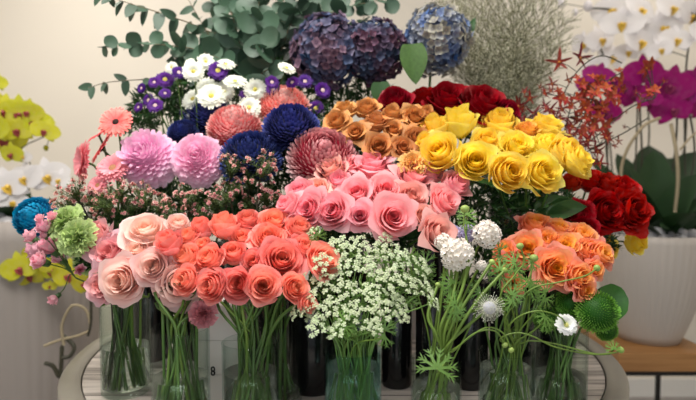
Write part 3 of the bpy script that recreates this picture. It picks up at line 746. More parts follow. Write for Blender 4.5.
# ------------------------------------------------------------------ asters
M_ap = petal('purple_rays', (46, 8, 88), (74, 18, 122), (54, 10, 96), (92, 34, 140), .3, .2)
M_aw = petal('white_rays', (226, 232, 190), (244, 246, 232), (236, 240, 220), (248, 250, 244), .08, .25)
M_ay = simple('aster_disc', (214, 202, 96), .8, var=.2, nscale=60); M_ap2 = simple('aster_disc_pale', (224, 196, 190), .8, var=.2, nscale=60)
apm = daisy_mb(3, 22, 3, 1, .12, .3, .2, .12).mesh('petals', M_ap); awm = daisy_mb(4, 22, 4, 1, .12, .22, .16, .1).mesh('petals', M_aw)
ady = disc_mb(.3, .1, 40).mesh('disc', M_ay); adp = disc_mb(.28, .1, 40).mesh('disc', M_ap2); adw = disc_mb(.2, .16, 30).mesh('disc', M_ay)
purple = [(141, 88, 12, 'farthest left on the spray', -.5), (154, 82, 13, 'half turned, above the farthest left pair', 0), (165, 79, 19, 'with pale yellow centre, largest on the left', .3), (179, 72, 15, 'pointing up under the eucalyptus', .6),
 (148, 100, 15, 'in the lower left cluster facing left', -.4), (138, 107, 12, 'lowest of the left cluster', -.5), (155, 105, 17, 'pale centred, right in the lower left cluster', .1), (165, 93, 13, 'small one in the middle of the left spray', .2),
 (185, 112, 12, 'just above the white aster near the blue chrysanthemum', 0), (218, 70, 22, 'brightest, with golden centre, among the white asters', .1), (177, 73, 12, 'tucked behind at the left of the topmost white one', -.2),
 (245, 94, 12, 'hidden in leaves between two white asters', .1), (272, 82, 15, 'above the far coral dome, upper of two', .2), (273, 89, 16, 'above the far coral dome, lower of two', -.1),
 (305, 81, 17, 'with white eye directly below the hydrangea', .1), (292, 82, 15, 'seen from the side left of the white eyed one', -.3), (323, 90, 18, 'tilted flat beneath the middle of the hydrangea', .4), (316, 108, 18, 'with green yellow eye beside the caramel roses', .1)]
for i, (x, y, dd, lab, ax) in enumerate(purple):
    Y = 1.44+.03*((i*7) % 3); el = .2+.35*((i*5) % 4)/3
    cut_flower('aster', 'purple aster '+lab, 'aster', 'purple asters', at(x, y, Y), m_of(dd, Y)/2*.98, (ax, -1, el), 'k10' if x > 200 else 'k1', apm, parts=(('disc', ady if i in (2, 9, 17) else adp),), leaves=0, base=.1, calyx=False, bname='petals', srad=.0016)
white = [(193, 71, 20, 'round and full at the top left', .1), (206, 61, 16, 'topmost, under the round eucalyptus leaves', .4), (189, 63, 11, 'half open bud above the top left one', -.3), (235, 80, 21, 'seen edge on in the middle', .2), (255, 89, 21, 'upright oval one at the right of the middle', 0),
 (206, 88, 22, 'rear one of the central trio', -.1), (211, 95, 26, 'largest, in front of the central trio', .1), (192, 98, 22, 'left one beside the central trio', -.3), (224, 91, 19, 'right one beside the central trio', .4), (249, 107, 22, 'low one between blue and far coral chrysanthemums', .1),
 (193, 117, 19, 'lowest left, with yellow eye', 0), (226, 63, 17, 'narrow half open one below the eucalyptus', .3), (287, 67, 17, 'lone half open one left of the hydrangea', .6), (171, 67, 12, 'small bud at the far left', -.2)]
for i, (x, y, dd, lab, ax) in enumerate(white):
    Y = 1.42+.03*((i*5) % 3); el = .2+.35*((i*5) % 4)/3
    if i in (3, 11, 12): el = 1.2
    cut_flower('aster', 'white aster '+lab, 'aster', 'white asters', at(x, y, Y), m_of(dd, Y)/2*1.15, (ax, -1, el), 'k1' if x < 220 else 'k10', awm, parts=(('disc', adw),), leaves=0, base=.15, calyx=False, bname='petals', srad=.0016)
# feathery green foliage under the asters
def bush_me(seed, n=60, L=.03, w=.006, mat=None, sc=(1, 1, .7), spread=1.0):
    r = random.Random(seed); mb = MB(); lf = leaf_mb(1, .26, .2, .3, 3, 1, .2)
    for i in range(n):
        a = r.uniform(0, 2*PI); th = math.acos(r.uniform(-.4, 1)); q = r.uniform(.2, 1)**.5
        d = V((math.sin(th)*math.cos(a), math.sin(th)*math.sin(a), math.cos(th))); p = V((d.x*sc[0], d.y*sc[1], d.z*sc[2]))*q*spread
        if i % 4 == 0: mb.tube([(0, 0, -sc[2]*.6), tuple(p*.5-V((0, 0, .1))), tuple(p)], .012, 3)
        for k in range(4):
            dd = (d+V([r.uniform(-.8, .8) for _ in range(3)])).normalized()
            mb.merge(lf, aim(dd, r.uniform(0, 6), 1, p) @ Matrix.Rotation(PI/2, 4, 'X') @ Matrix.Scale(L*r.uniform(.7, 1.3), 4))
    return mb.mesh('foliage', mat or M_leaf)
BU = [bush_me(s, 90, .34) for s in (1, 2)]
M_leafm = simple('mid_green_leaf', (70, 104, 46), .5, var=.35, nscale=14, transl=.2)
BUL = [bush_me(s, 80, .3, mat=M_leafm) for s in (3,)]
def sprig(name, lab, px, py, dp, Y, vs, me, group=None, cat='foliage', d=(0, -.5, 1), srad=.0018, sm=None):
    P = at(px, py, Y); R = m_of(dp, Y)/2; d = V(d).normalized(); rnd = random.Random(int(px*31+py)); hb = P-d*R*.4
    pts, f = stem_curve(hb, d, vs, rnd); t = thing(name, lab, cat, f, group)
    mb = MB(); mb.tube([p-f for p in pts], srad, 5); obj('stem', mb.mesh('stem', sm or M_stem), t)
    obj('foliage', me, t, M=aim(d, rnd.uniform(0, 6), R, P-f)); return t
for i, (x, y, dd, Y, vs, lab) in enumerate([
 (160, 104, 52, 1.54, 'k13', 'bushy green aster foliage below the purple cluster at left'), (200, 84, 54, 1.56, 'k1', 'green aster foliage around the central white asters'),
 (238, 92, 56, 1.57, 'k10', 'green aster foliage between middle white asters'), (268, 76, 50, 1.58, 'k10', 'dark green aster foliage left of the hydrangea'),
 (308, 98, 50, 1.57, 'k8', 'green aster foliage below the white eyed purple aster'), (182, 88, 40, 1.56, 'k1', 'green aster foliage under the uppermost left asters'), (140, 122, 34, 1.5, 'k13', 'loose green leaves beside the highest gerbera'),
 (340, 104, 40, 1.6, 'k8', 'dark foliage between hydrangea and caramel roses'), (370, 96, 44, 1.62, 'k8', 'dark leafy stems beneath the darker hydrangea')]):
    sprig('leafy_stem', lab, x, y, dd, Y+.04, vs, BU[i % 2], 'aster foliage')
for i, (x, y, dd, Y, vs, lab) in enumerate([
 (480, 205, 60, 1.3, 'k5', 'dark leafy stem in the shade left under the yellow roses'), (520, 208, 56, 1.32, 'k6', 'dark leafy stem in the shade right under the yellow roses'), (555, 205, 44, 1.36, 'k7', 'dark leafy stem between yellow and red roses'),
 (300, 175, 40, 1.38, 'k2', 'dark leaves left of the large red and white chrysanthemum'), (575, 300, 46, 1.12, 'g7', 'dark green foliage below the orange roses'), (545, 300, 40, 1.12, 'g6', 'dark foliage behind the curved pale stem'),
 (350, 240, 44, 1.16, 'k3', 'dark leaves below the light pink roses'), (390, 245, 44, 1.16, 'k4', 'dark leaves between light pink roses and lace flowers'), (455, 225, 40, 1.18, 'k5', 'dark leaves behind the lavender blossoms'),
 (480, 262, 40, 1.24, 'k5', 'dark leaves in the gap behind the round white scabiosa'), (498, 236, 44, 1.28, 'k15', 'dark leaves in the gap left of the orange bunch'), (510, 290, 44, 1.2, 'k15', 'dark leaves in the gap under the left orange roses'), (430, 300, 36, 1.2, 'k12', 'dark leaves behind the left bending green stem'), (300, 300, 30, 1.16, 'k3', 'dark leaves between coral roses and lace flowers'), (600, 245, 36, 1.38, 'k7', 'dark leaves beneath the red roses'), (95, 262, 34, 1.24, 'g1', 'dark leaves under the green carnations')]):
    sprig('leafy_stem', lab, x, y, dd, Y, vs, BU[i % 2], 'dark foliage between bunches')
for i, (x, y, dd, Y, vs, lab) in enumerate([
 (88, 212, 40, 1.34, 'g1', 'dark greenery under the gerberas'), (122, 212, 44, 1.34, 'g1', 'dark greenery under the left pale pink ball'), (158, 205, 44, 1.34, 'g2', 'dark greenery between the two pale pink balls'), (192, 210, 40, 1.34, 'g2', 'dark greenery under the right pale pink ball'),
 (222, 205, 44, 1.33, 'k1', 'dark greenery above the middle coral roses'), (254, 205, 44, 1.34, 'k2', 'dark greenery under the middle blue chrysanthemum'), (284, 195, 40, 1.36, 'g3b', 'dark greenery beside the light pink roses'), (278, 165, 36, 1.40, 'k2', 'dark greenery below the right blue chrysanthemum'),
 (172, 178, 40, 1.42, 'k1', 'dark greenery right between the pale pink balls'), (140, 128, 30, 1.48, 'k13', 'dark greenery over the left pale pink ball'), (176, 112, 34, 1.52, 'k1', 'dark greenery above the small blue chrysanthemum'), (228, 222, 40, 1.28, 'g3b', 'dark greenery just behind the coral top row'),
 (130, 225, 40, 1.26, 'g1', 'dark greenery just behind the cream rose'), (265, 222, 36, 1.28, 'g3b', 'dark greenery behind the flat topped coral rose'), (318, 118, 30, 1.52, 'k2', 'dark greenery behind the caramel roses at left'), (350, 160, 34, 1.4, 'k9', 'dark greenery under the caramel roses'),
 (250, 185, 40, 1.4, 'k2', 'dark greenery behind the crossing wax flowers')]):
    sprig('leafy_stem', lab, x, y, dd*1.15, Y, vs, BU[i % 2], 'dark greenery in the left half', srad=.0026)
# ------------------------------------------------------------------ hydrangeas
M_h1 = petal('hydrangea_blue_purple', (40, 62, 92), (70, 98, 132), (84, 62, 84), (136, 108, 124), .5, .2)
M_h2 = petal('hydrangea_plum', (46, 54, 84), (76, 92, 118), (66, 38, 58), (106, 72, 90), .5, .2)
M_h3 = petal('hydrangea_pale_blue', (64, 90, 160), (104, 130, 184), (136, 132, 134), (184, 182, 160), .3, .25)
def hyd(lab, px, py, Y, rx, ry, d, vs, seed, mat, leafs=()):
    P = at(px, py, Y); R = m_of(rx, Y)*.93; d = V(d).normalized(); hb = P-d*R*.3; rnd = random.Random(seed); pts, f = stem_curve(hb, d, vs, rnd)
    t = thing('hydrangea', lab, 'hydrangea', f, 'hydrangeas'); mb = MB(); mb.tube([p-f for p in pts], .004, 7); obj('stem', mb.mesh('stem', M_stem), t)
    me = hydrangea_mb(seed, 300, (1, 1, ry/rx), thmax=2.5).mesh('bloom', mat); obj('bloom', me, t, M=aim(d, 0, R, P-f))
    for (lx, ly, LY, L, w, dx, dz, mt) in leafs:
        lm = leaf_mb(1, w/L, .15, .15, 10, .8, .15, .01, 6).mesh('leaf', mt)
        q = at(lx, ly, LY); dirv = V((dx, -.12, dz)).normalized(); xa = dirv.cross(V((0, -1, .25))).normalized(); za = xa.cross(dirv)
        M = Matrix((xa, dirv, za)).transposed().to_4x4(); M.translation = q-f
        obj('leaf', lm, t, M=M @ Matrix.Scale(m_of(L, LY), 4))
hyd('blue and purple hydrangea head, leftmost, right of the eucalyptus', 328, 52, 1.58, 40, 38, (-.15, -1, .35), 'k8', 1, M_h1)
hyd('dark plum hydrangea head in the middle of the three', 375, 51, 1.56, 34, 34, (.1, -1, .3), 'k8', 2, M_h2, [(380, 82, 1.5, 26, 20, .1, -1, M_leaf)])
hyd('pale blue and cream hydrangea head with light green leaf, rightmost', 438, 40, 1.54, 35, 36, (.2, -1, .3), 'k9', 3, M_h3, [(412, 44, 1.45, 40, 27, .1, -1, M_leafm), (466, 36, 1.52, 20, 9, .5, 1, M_leaf)])
# big dark rose leaf
lm = leaf_mb(1, .62, .2, .3, 10, .9, .1, .01, 6).mesh('leaf', M_leaf)
# ------------------------------------------------------------------ eucalyptus
M_euc = simple('eucalyptus_leaf', (66, 94, 74), .5, var=.4, nscale=8, transl=.15)
M_eucs = simple('eucalyptus_stem', (104, 92, 66), .6, var=.2)
ME_er = disc_leaf_mb(.15)
ME_el = leaf_mb(1, .52, .15, .2, 7, .7, .12)
def euc(lab, pts, vs, n, size, kind='round', sideways=.8, seed=1, hang=0):
    W = [at(*p) for p in pts]; v = VASES[vs]; base = V((v['x'], v['y'], v['bot'])); top = V((v['x'], v['y'], v['top']))
    path = smooth_path([base, top]+W, 7); t = thing('eucalyptus_branch', lab, 'eucalyptus', base, 'eucalyptus branches')
    k = len(path); mb = MB(); mb.tube([p-base for p in path], [.0032*(1-.75*i/k) for i in range(k)], 5); obj('stem', mb.mesh('stem', M_eucs), t)
    r = random.Random(seed); seg = smooth_path(W, 10); mb = MB(); src = ME_er if kind == 'round' else ME_el
    for i in range(n):
        s = (i+.5)/n*(len(seg)-1.01); j = int(s); p = seg[j].lerp(seg[j+1], s-j); tg = (seg[j+1]-seg[j]).normalized()
        a = tg.cross(V((0, 1, 0))).normalized(); b = tg.cross(a)
        for sg in (-1, 1):
            an = i*1.57+r.uniform(-.4, .4); o = (a*math.cos(an)+b*math.sin(an))*sg
            dirv = (o*sideways+tg*.45+V((0, 0, -hang))+V([r.uniform(-.25, .25) for _ in range(3)])).normalized()
            nz = V((r.uniform(-.5, .5), -1, r.uniform(-.2, .7))); xa = dirv.cross(nz).normalized(); za = xa.cross(dirv)
            M = Matrix((xa, dirv, za)).transposed().to_4x4(); M.translation = p-base; sz = size*r.uniform(.75, 1.2)*(1-.3*i/n)
            mb.merge(src, M @ Matrix.Scale(sz, 4), col=(r.random(), .5, .5))
    obj('leaves', mb.mesh('leaves', M_euc), t)
euc('eucalyptus branch reaching along the top left corner with hanging narrow leaves', [(250, 60, 1.7), (205, 30, 1.62), (160, 13, 1.55), (125, 2, 1.5), (98, -8, 1.5)], 'k10', 11, .062, 'long', .8, 1, .9)
euc('eucalyptus branch pointing left with dense overlapping round leaves', [(250, 70, 1.7), (205, 52, 1.6), (175, 46, 1.55), (140, 44, 1.5), (104, 48, 1.48)], 'k10', 14, .05, 'round', .8, 2, .1)
euc('thin eucalyptus branch lowest at left with small sparse leaves', [(235, 75, 1.65), (190, 76, 1.58), (150, 79, 1.55), (110, 82, 1.52), (88, 88, 1.5)], 'k10', 7, .05, 'long', .8, 3, .6)
euc('eucalyptus branch curving up to the top edge, left of the thick mass', [(235, 80, 1.68), (218, 50, 1.62), (200, 20, 1.6), (180, -15, 1.6)], 'k10', 11, .052, 'long', .8, 4, .3)
for i, (pp, lab, sz, n) in enumerate([
 ([(245, 80, 1.66), (240, 45, 1.6), (232, 15, 1.58), (222, -15, 1.6)], 'eucalyptus branch rising straight in the middle of the left mass', .062, 12),
 ([(262, 85, 1.66), (262, 50, 1.58), (258, 15, 1.56), (262, -18, 1.6)], 'eucalyptus branch with large round leaves rising to the top edge', .072, 12),
 ([(270, 85, 1.68), (285, 40, 1.62), (295, 10, 1.6), (305, -15, 1.6)], 'eucalyptus branch leaning right above the left hydrangea', .062, 12),
 ([(280, 70, 1.72), (310, 25, 1.66), (345, 8, 1.66), (392, -2, 1.66)], 'eucalyptus branch running right behind the hydrangeas', .058, 13),
 ([(250, 85, 1.6), (225, 62, 1.56), (200, 50, 1.52)], 'short eucalyptus branch with blue green leaves at left centre', .06, 6),
 ([(255, 90, 1.6), (270, 66, 1.5), (262, 44, 1.46)], 'short eucalyptus branch with the biggest pale round leaves facing the camera', .078, 5),
 ([(350, 60, 1.72), (362, 25, 1.68), (368, -8, 1.68)], 'eucalyptus tip standing up between the two dark hydrangeas', .05, 7),
 ([(230, 80, 1.66), (215, 45, 1.7), (240, 0, 1.75)], 'eucalyptus branch at the rear of the left mass', .058, 9),
 ([(275, 75, 1.74), (275, 35, 1.76), (285, -5, 1.76)], 'rear eucalyptus branch filling behind the large round leaves', .066, 11),
 ([(245, 75, 1.72), (250, 35, 1.74), (245, -8, 1.76)], 'rear eucalyptus branch in the left half of the thick mass', .066, 11),
 ([(225, 80, 1.76), (222, 40, 1.78), (212, 0, 1.8)], 'eucalyptus branch deep in the left side of the mass', .064, 10),
 ([(290, 80, 1.78), (300, 40, 1.8), (308, 0, 1.8)], 'eucalyptus branch deep behind the leftmost hydrangea', .066, 10),
 ([(258, 88, 1.7), (240, 62, 1.68), (232, 30, 1.68)], 'leafy eucalyptus side shoot above the white asters', .062, 8),
 ([(268, 80, 1.7), (290, 60, 1.68), (284, 25, 1.68)], 'leafy eucalyptus side shoot beside the blue and purple hydrangea', .064, 8),
 ([(240, 80, 1.7), (200, 58, 1.64), (172, 58, 1.6)], 'short dark eucalyptus shoot under the dense left branch', .046, 8),
 ([(300, 60, 1.72), (315, 20, 1.74), (330, -10, 1.76)], 'rear eucalyptus branch directly above the leftmost hydrangea', .06, 9)]):
    euc(lab, pp, 'k8' if 'two dark' in lab else 'k10', n, sz, 'round', .8, 20+i, .15)
# ------------------------------------------------------------------ wax flowers
M_wax = petal('wax_petals', (196, 70, 90), (238, 190, 180), (222, 130, 136), (246, 218, 204), .3, .2)
M_waxl = simple('wax_needles', (84, 106, 52), .5, var=.3, nscale=30, transl=.12)
def wax_variant(seed):
    r = random.Random(seed); st = MB(); fo = MB(); bl = MB(); nd = leaf_mb(1, .09, .1, .2, 2, 1, .2)
    for k in range(11):
        a = r.uniform(0, 2*PI); q = r.uniform(.25, 1); z = r.uniform(-.2, .75)*(1.1-q*.5); tip = V((q*math.cos(a), q*math.sin(a), z))
        b0 = V((0, 0, -1+.5*r.random())); pts = bez(b0, b0+V((0, 0, .4)), tip*.7-V((0, 0, .25)), tip, 5); st.tube(pts, .016, 3)
        for p in pts[1:]:
            for j in range(10):
                d = V([r.uniform(-1, 1), r.uniform(-1, 1), r.uniform(-.2, 1)]).normalized()
                fo.merge(nd, aim(d, 0, 1, p) @ Matrix.Rotation(PI/2, 4, 'X') @ Matrix.Scale(r.uniform(.25, .42), 4))
        for j in range(r.randint(3, 6)):
            d = (tip.normalized()*.6+V((0, 0, .5))+V([r.uniform(-.9, .9) for _ in range(3)])).normalized(); c = tip+d*r.uniform(.05, .2); s = r.uniform(.085, .13); rn = r.random()
            M = aim(d, r.uniform(0, 6), s, c)
            for m in range(5): round_petal(bl, M @ Matrix.Rotation(m*2*PI/5, 4, 'Z'), 1, .42, .3, (rn, 0, r.random()), 2)
            bl.ball(c+d*.01, s*.3, 5, 3, col=(0, 0, .5))
    return st.mesh('twigs', M_stem_d), fo.mesh('needles', M_waxl), bl.mesh('blossoms', M_wax)
WX = [wax_variant(s) for s in (1, 2, 3)]
wax = [(73, 190, 'farthest left, beside the small gerbera'), (66, 206, 'drooping at the far left above the green carnations'), (88, 198, 'left, below the soft pink gerberas'), (104, 203, 'left of centre, above the mauve pink rose'), (118, 193, 'under the left pale pink ball'), (130, 208, 'above the cream rose, left one'),
 (142, 196, 'directly below the gap between the pale balls'), (158, 206, 'above the cream rose, right one'), (100, 220, 'lowest left, touching the blush roses'), (172, 212, 'above the small pale rose'), (188, 198, 'right below the right pale pink ball'), (205, 212, 'just above the closed coral roses'),
 (228, 192, 'reddish, below the middle blue chrysanthemum'), (232, 166, 'rising in front of the blue chrysanthemum at its left'), (252, 178, 'crossing the middle blue chrysanthemum'), (264, 166, 'highest, between the two dark blue chrysanthemums'), (268, 196, 'right, left of the light pink roses'), (250, 206, 'right, above the dull coral rose'), (284, 206, 'farthest right, beside the leftmost pink rose'), (218, 202, 'in the middle above the sepalled coral rose')]
for i, (x, y, lab) in enumerate(wax):
    Y = 1.2+.02*(i % 3); P = at(x, y, Y); R = m_of(34, Y)/2; vs = 'g1' if x < 135 else ('g2' if x < 200 else 'g3b'); r = random.Random(i+50)
    d = V(((x-170)/260, -.35, 1)).normalized(); hb = P-d*R*.9; pts, f = stem_curve(hb, d, vs, r)
    t = thing('wax_flower_sprig', 'sprig of tiny pink wax flowers '+lab, 'wax flower', f, 'wax flower sprigs')
    mb = MB(); mb.tube([p-f for p in pts], .002, 5); obj('stem', mb.mesh('stem', M_stem_d), t)
    M = aim(d, r.uniform(0, 6), R, P-f)
    for nm, me in zip(('twigs', 'needles', 'blossoms'), WX[i % 3]): obj(nm, me, t, M=M)
# ------------------------------------------------------------------ green carnations, pink buds at the left
M_gc = petal('green_carnation', (134, 162, 84), (180, 202, 126), (160, 186, 108), (198, 216, 150), .2, .3)
GC = [carnation_mb(s).mesh('bloom', M_gc) for s in (1, 2)]
for x, y, dd, Y, d, lab in [(66, 222, 32, 1.16, (-.3, -1, .8), 'pale green carnation beside the teal chrysanthemum'), (78, 238, 34, 1.12, (-.1, -1, .3), 'largest pale green carnation left of the mauve pink rose'), (87, 263, 22, 1.24, (0, -1, 0), 'dim pale green carnation tucked below the others')]:
    cut_flower('carnation', lab, 'carnation', 'pale green carnations', at(x, y, Y), m_of(dd, Y)/2, d, 'g1', GC[dd > 32], leaves=0, base=.4)
M_bud = petal('pink_bud', (230, 130, 160), (248, 176, 196), (242, 164, 184), (252, 206, 216), .25, .25)
budme = rose_mb(71, 9, .35, .4, .05, .06).mesh('petals', M_bud)
for g, (lab, buds) in enumerate([('spray of small pink carnation buds hanging left of the green carnations', [(31, 237, 11), (35, 251, 13), (40, 261, 13), (40, 219, 7), (42, 246, 8)]),
                                 ('spray of small pink carnation buds in front of the teal chrysanthemum', [(50, 247, 16), (59, 258, 11), (44, 228, 12), (52, 217, 8), (44, 236, 6), (80, 270, 8), (54, 299, 9)])]):
    v = VASES['g1']; base = V((v['x']-.02+.02*g, v['y'], v['bot'])); mouth = V((v['x']-.03, v['y'], v['top'])); hub = at(76, 278, 1.2)
    t = thing('spray_carnation', lab, 'carnation', base, 'pink spray carnations'); mb = MB()
    mb.tube([p-base for p in smooth_path([base, mouth, hub], 6)], .0018, 5)
    for (x, y, dd) in buds:
        Y = 1.14+.02*(x % 4); P = at(x, y, Y); d = (P-hub+V((0, -.03, 0))).normalized(); R = m_of(dd, Y)/2*1.2
        path = bez(hub, hub+(mouth-base)*.15+V((-.02, 0, 0)), P-d*.05, P-d*R*.8, 6); mb.tube([p-base for p in path], .0013, 4)
        b = obj('bud', budme, t, M=aim(d, 0, (R, R, R*1.1), P-d*R*.6-base))
        mc = MB(); mc.lathe([(.1, -.9), (.42, -.75), (.52, -.1), (.5, .1)], 8); obj('calyx', mc.mesh('calyx', M_sepal), t, M=aim(d, 0, R, P-d*R*.6-base))
    obj('stem', mb.mesh('stem', M_stem), t)
# ------------------------------------------------------------------ white lace flowers
M_lace = petal('lace_white', (176, 198, 140), (214, 224, 190), (196, 212, 166), (232, 238, 216), .25, .25)
M_laceg = simple('lace_green', (120, 150, 84), .5, var=.25, nscale=20, transl=.15)
def umbel(seed, dense=1.0):
    r = random.Random(seed); st = MB(); bl = MB(); n = 10
    for i in range(n):
        f = (i+.5)/n; q = math.sqrt(f)*r.uniform(.85, 1.05); a = i*2.4; c = V((q*math.cos(a), q*math.sin(a), .35-.3*q*q+r.uniform(-.06, .06)))
        st.tube(bez(V((0, 0, -.75)), V((0, 0, -.4))+c*.15, c*.8-V((0, 0, .15)), c, 4), .016, 3)
        for j in range(7):
            g = (j+.3)/7; w = .24*math.sqrt(g); b = j*2.4+i; p = c+V((w*math.cos(b), w*math.sin(b), .03)); d = V((p.x-c.x, p.y-c.y, .25)).normalized(); rn = r.random()
            st.tube([c, p], .008, 3, cap=False)
            M = aim(d+V((0, 0, .6)), r.uniform(0, 6), r.uniform(.09, .13), p)
            for m in range(5): round_petal(bl, M @ Matrix.Rotation(m*2*PI/5, 4, 'Z'), 1, .4, .15, (rn, 0, r.random()), 2)
    return st.mesh('rays', M_laceg), bl.mesh('florets', M_lace)
UM = [umbel(s) for s in (1, 2, 3)]
LACE = [(312, 237, 24), (340, 248, 26), (358, 244, 22), (322, 262, 22), (378, 252, 24), (400, 258, 26), (420, 268, 26), (343, 268, 26), (366, 268, 28), (388, 278, 26), (408, 285, 24), (300, 282, 22), (322, 282, 26), (345, 290, 26), (370, 292, 24), (425, 290, 22), (432, 302, 20), (310, 302, 24), (298, 312, 20), (330, 308, 24), (352, 312, 24), (378, 310, 26), (398, 305, 24), (402, 318, 18), (318, 326, 22), (338, 330, 22), (372, 326, 20), (390, 296, 20), (386, 240, 16), (312, 316, 18)]
wl = ['highest left tip, against the pink roses', 'upper left', 'upper centre', 'over the orange hearted coral rose', 'upper right', 'right, below the biggest pink rose', 'far right, beside the white scabiosa', 'inner left of the cloud', 'middle of the cloud', 'centre right', 'right of the middle', 'far left, over the coral roses', 'left, below the coral roses', 'lower left of the middle', 'in the very middle, lower', 'far right low', 'lowest far right', 'low left', 'leftmost low tip', 'low, left of the vase centre', 'low centre above the vase', 'low right above the vase rim', 'low right', 'right low tip', 'hanging over the vase rim at left', 'just over the vase mouth', 'over the vase rim at right', 'behind the right middle', 'single high tip in the dark gap', 'left underside']
M_lst = simple('lace_stem', (112, 150, 74), .45, var=.2, nscale=12, transl=.1)
for i, (x, y, dd) in enumerate(LACE):
    r = random.Random(i+300); f_ = (y-235)/95; Y = 1.06-.16*f_+r.uniform(-.03, .03)
    P = at(x, y, Y); R = m_of(dd*1.04, Y)/2; d = V(((x-360)/70+r.uniform(-.3, .3), -.75-r.random()*.5, .9)).normalized(); hb = P-d*R*.75
    pts, f = stem_curve(hb, d, 'g4', r, .05)
    t = thing('lace_flower', 'white lace flower umbel, '+wl[i], 'lace flower', f, 'white lace flowers at the front centre')
    mb = MB(); mb.tube([p-f for p in pts], .0013, 5); obj('stem', mb.mesh('stem', M_lst), t); M = aim(d, r.uniform(0, 6), R, P-f)
    obj('rays', UM[i % 3][0], t, M=M); obj('florets', UM[i % 3][1], t, M=M)
# fine cut leaves
def cutleaf_mb(seed, n=3):
    mb = MB(); r = random.Random(seed); lf = leaf_mb(1, .17, .1, .25, 3, .8, .2)
    for k in range(7):
        a = (k-3)*.62; mb.merge(leaf_mb(1, .13, .1, .3, 4, .5, .3), Matrix.Rotation(a, 4, 'Z'))
        for s in (-1, 1):
            for q in (.5, .72): mb.merge(lf, Matrix.Rotation(a, 4, 'Z') @ Matrix.Translation(V((0, q, -.05))) @ Matrix.Rotation(s*.6, 4, 'Z') @ Matrix.Scale(.38, 4))
    return mb
M_lacef = simple('lace_foliage', (124, 160, 84), .5, var=.3, nscale=14, transl=.25)
BL2 = bush_me(7, 110, .26, mat=M_lacef)
for x, y, dd, Y, lab in [(325, 292, 44, 1.02, 'light green feathery foliage at the left of the lace flowers'), (360, 300, 50, 1.0, 'light green feathery foliage in the middle above the teal vase'), (398, 292, 46, 1.02, 'light green feathery foliage at the right of the lace flowers'), (345, 262, 40, 1.06, 'light green feathery foliage at the upper left of the lace flowers'), (385, 264, 44, 1.06, 'light green feathery foliage at the upper right of the lace flowers'), (420, 280, 34, 1.05, 'light green feathery foliage under the peach pink rose'), (352, 325, 34, .97, 'light green feathery foliage just over the teal vase rim')]:
    sprig('feathery_sprig', lab, x, y, dd, Y, 'g4', BL2, 'feathery foliage of the lace flowers', sm=M_lst)
ME_cut = cutleaf_mb(1).mesh('leaf', M_leaf_l)
def faceleaf(name, lab, px, py, dp, Y, vs, d=(0, -1, .4), up=0, n=1, group='finely cut green leaves', me=None, cat='leaf'):
    P = at(px, py, Y); r = random.Random(int(px*13+py*7)); d = V(d).normalized(); pts, f = stem_curve(P, V((0, -.3, 1)).normalized(), vs, r, .05)
    t = thing(name, lab, cat, f, group); mb = MB(); mb.tube([p-f for p in pts], .0016, 5); obj('stem', mb.mesh('stem', M_stem_l), t)
    for k in range(n):
        M = aim(d, up+r.uniform(-.3, .3)+k*2.3, m_of(dp, Y)/2*(1-.1*k), P-f+V((0, 0, -.012*k))); obj('leaf', me or ME_cut, t, M=M)
    return t
for i, (x, y, dd, Y, vs, up, lab) in enumerate([
 (437, 368, 44, .88, 'g5', 0, 'bright star shaped cut leaf on the front of the small vase'), (452, 283, 28, .98, 'g5', .5, 'cut leaf below the big white scabiosa'), (455, 304, 26, .95, 'g5', 2, 'cut leaf left of the spiky scabiosa'), (425, 262, 26, 1.03, 'g5', 1, 'light green cut leaf below the peach pink rose'),
 (410, 256, 22, 1.04, 'g5', 4, 'light green cut leaf among the upper right lace flowers'), (500, 270, 28, 1.0, 'g6', 0, 'cut leaf right of the small white bud'), (515, 262, 26, 1.0, 'g6', 1.5, 'cut leaf in front of the deep orange rose'), (530, 282, 30, .98, 'g6', 3, 'cut leaf left of the largest orange rose'),
 (512, 295, 26, .97, 'g6', 5, 'cut leaf above the curved pale stem'), (480, 292, 26, .98, 'g5', 2, 'cut leaf just above the spiky scabiosa'), (546, 292, 26, .98, 'g6', .7, 'cut leaf below the largest orange rose'), (532, 262, 20, .99, 'g6', 2.5, 'small cut leaf across the deep orange rose'),
 (467, 215, 22, 1.05, 'g5', 0, 'pale leafy tip rising above the lavender blossom'), (545, 316, 26, .98, 'g6', 2.2, 'cut leaf under the arching stem'), (345, 320, 26, .93, 'g4', 1, 'feathery leaf above the teal vase'), (385, 330, 26, .92, 'g4', 0, 'feathery leaf at the right rim of the teal vase'), (318, 236, 20, 1.04, 'g4', 0, 'feathery leaf at the highest left lace flower'), (500, 250, 18, 1.02, 'g6', 1, 'small cut leaf below the right white scabiosa'), (614, 349, 18, .96, 'g6', 0, 'tiny cut leaf near the tip of the arching stem')]):
    faceleaf('cut_leaf_sprig', lab, x, y, dd, Y, vs, (math.sin(i*2.1)*.4, -1, .35+.3*math.cos(i)), up, 1 if i in (0, 11, 18) else 2)
r = random.Random(77)
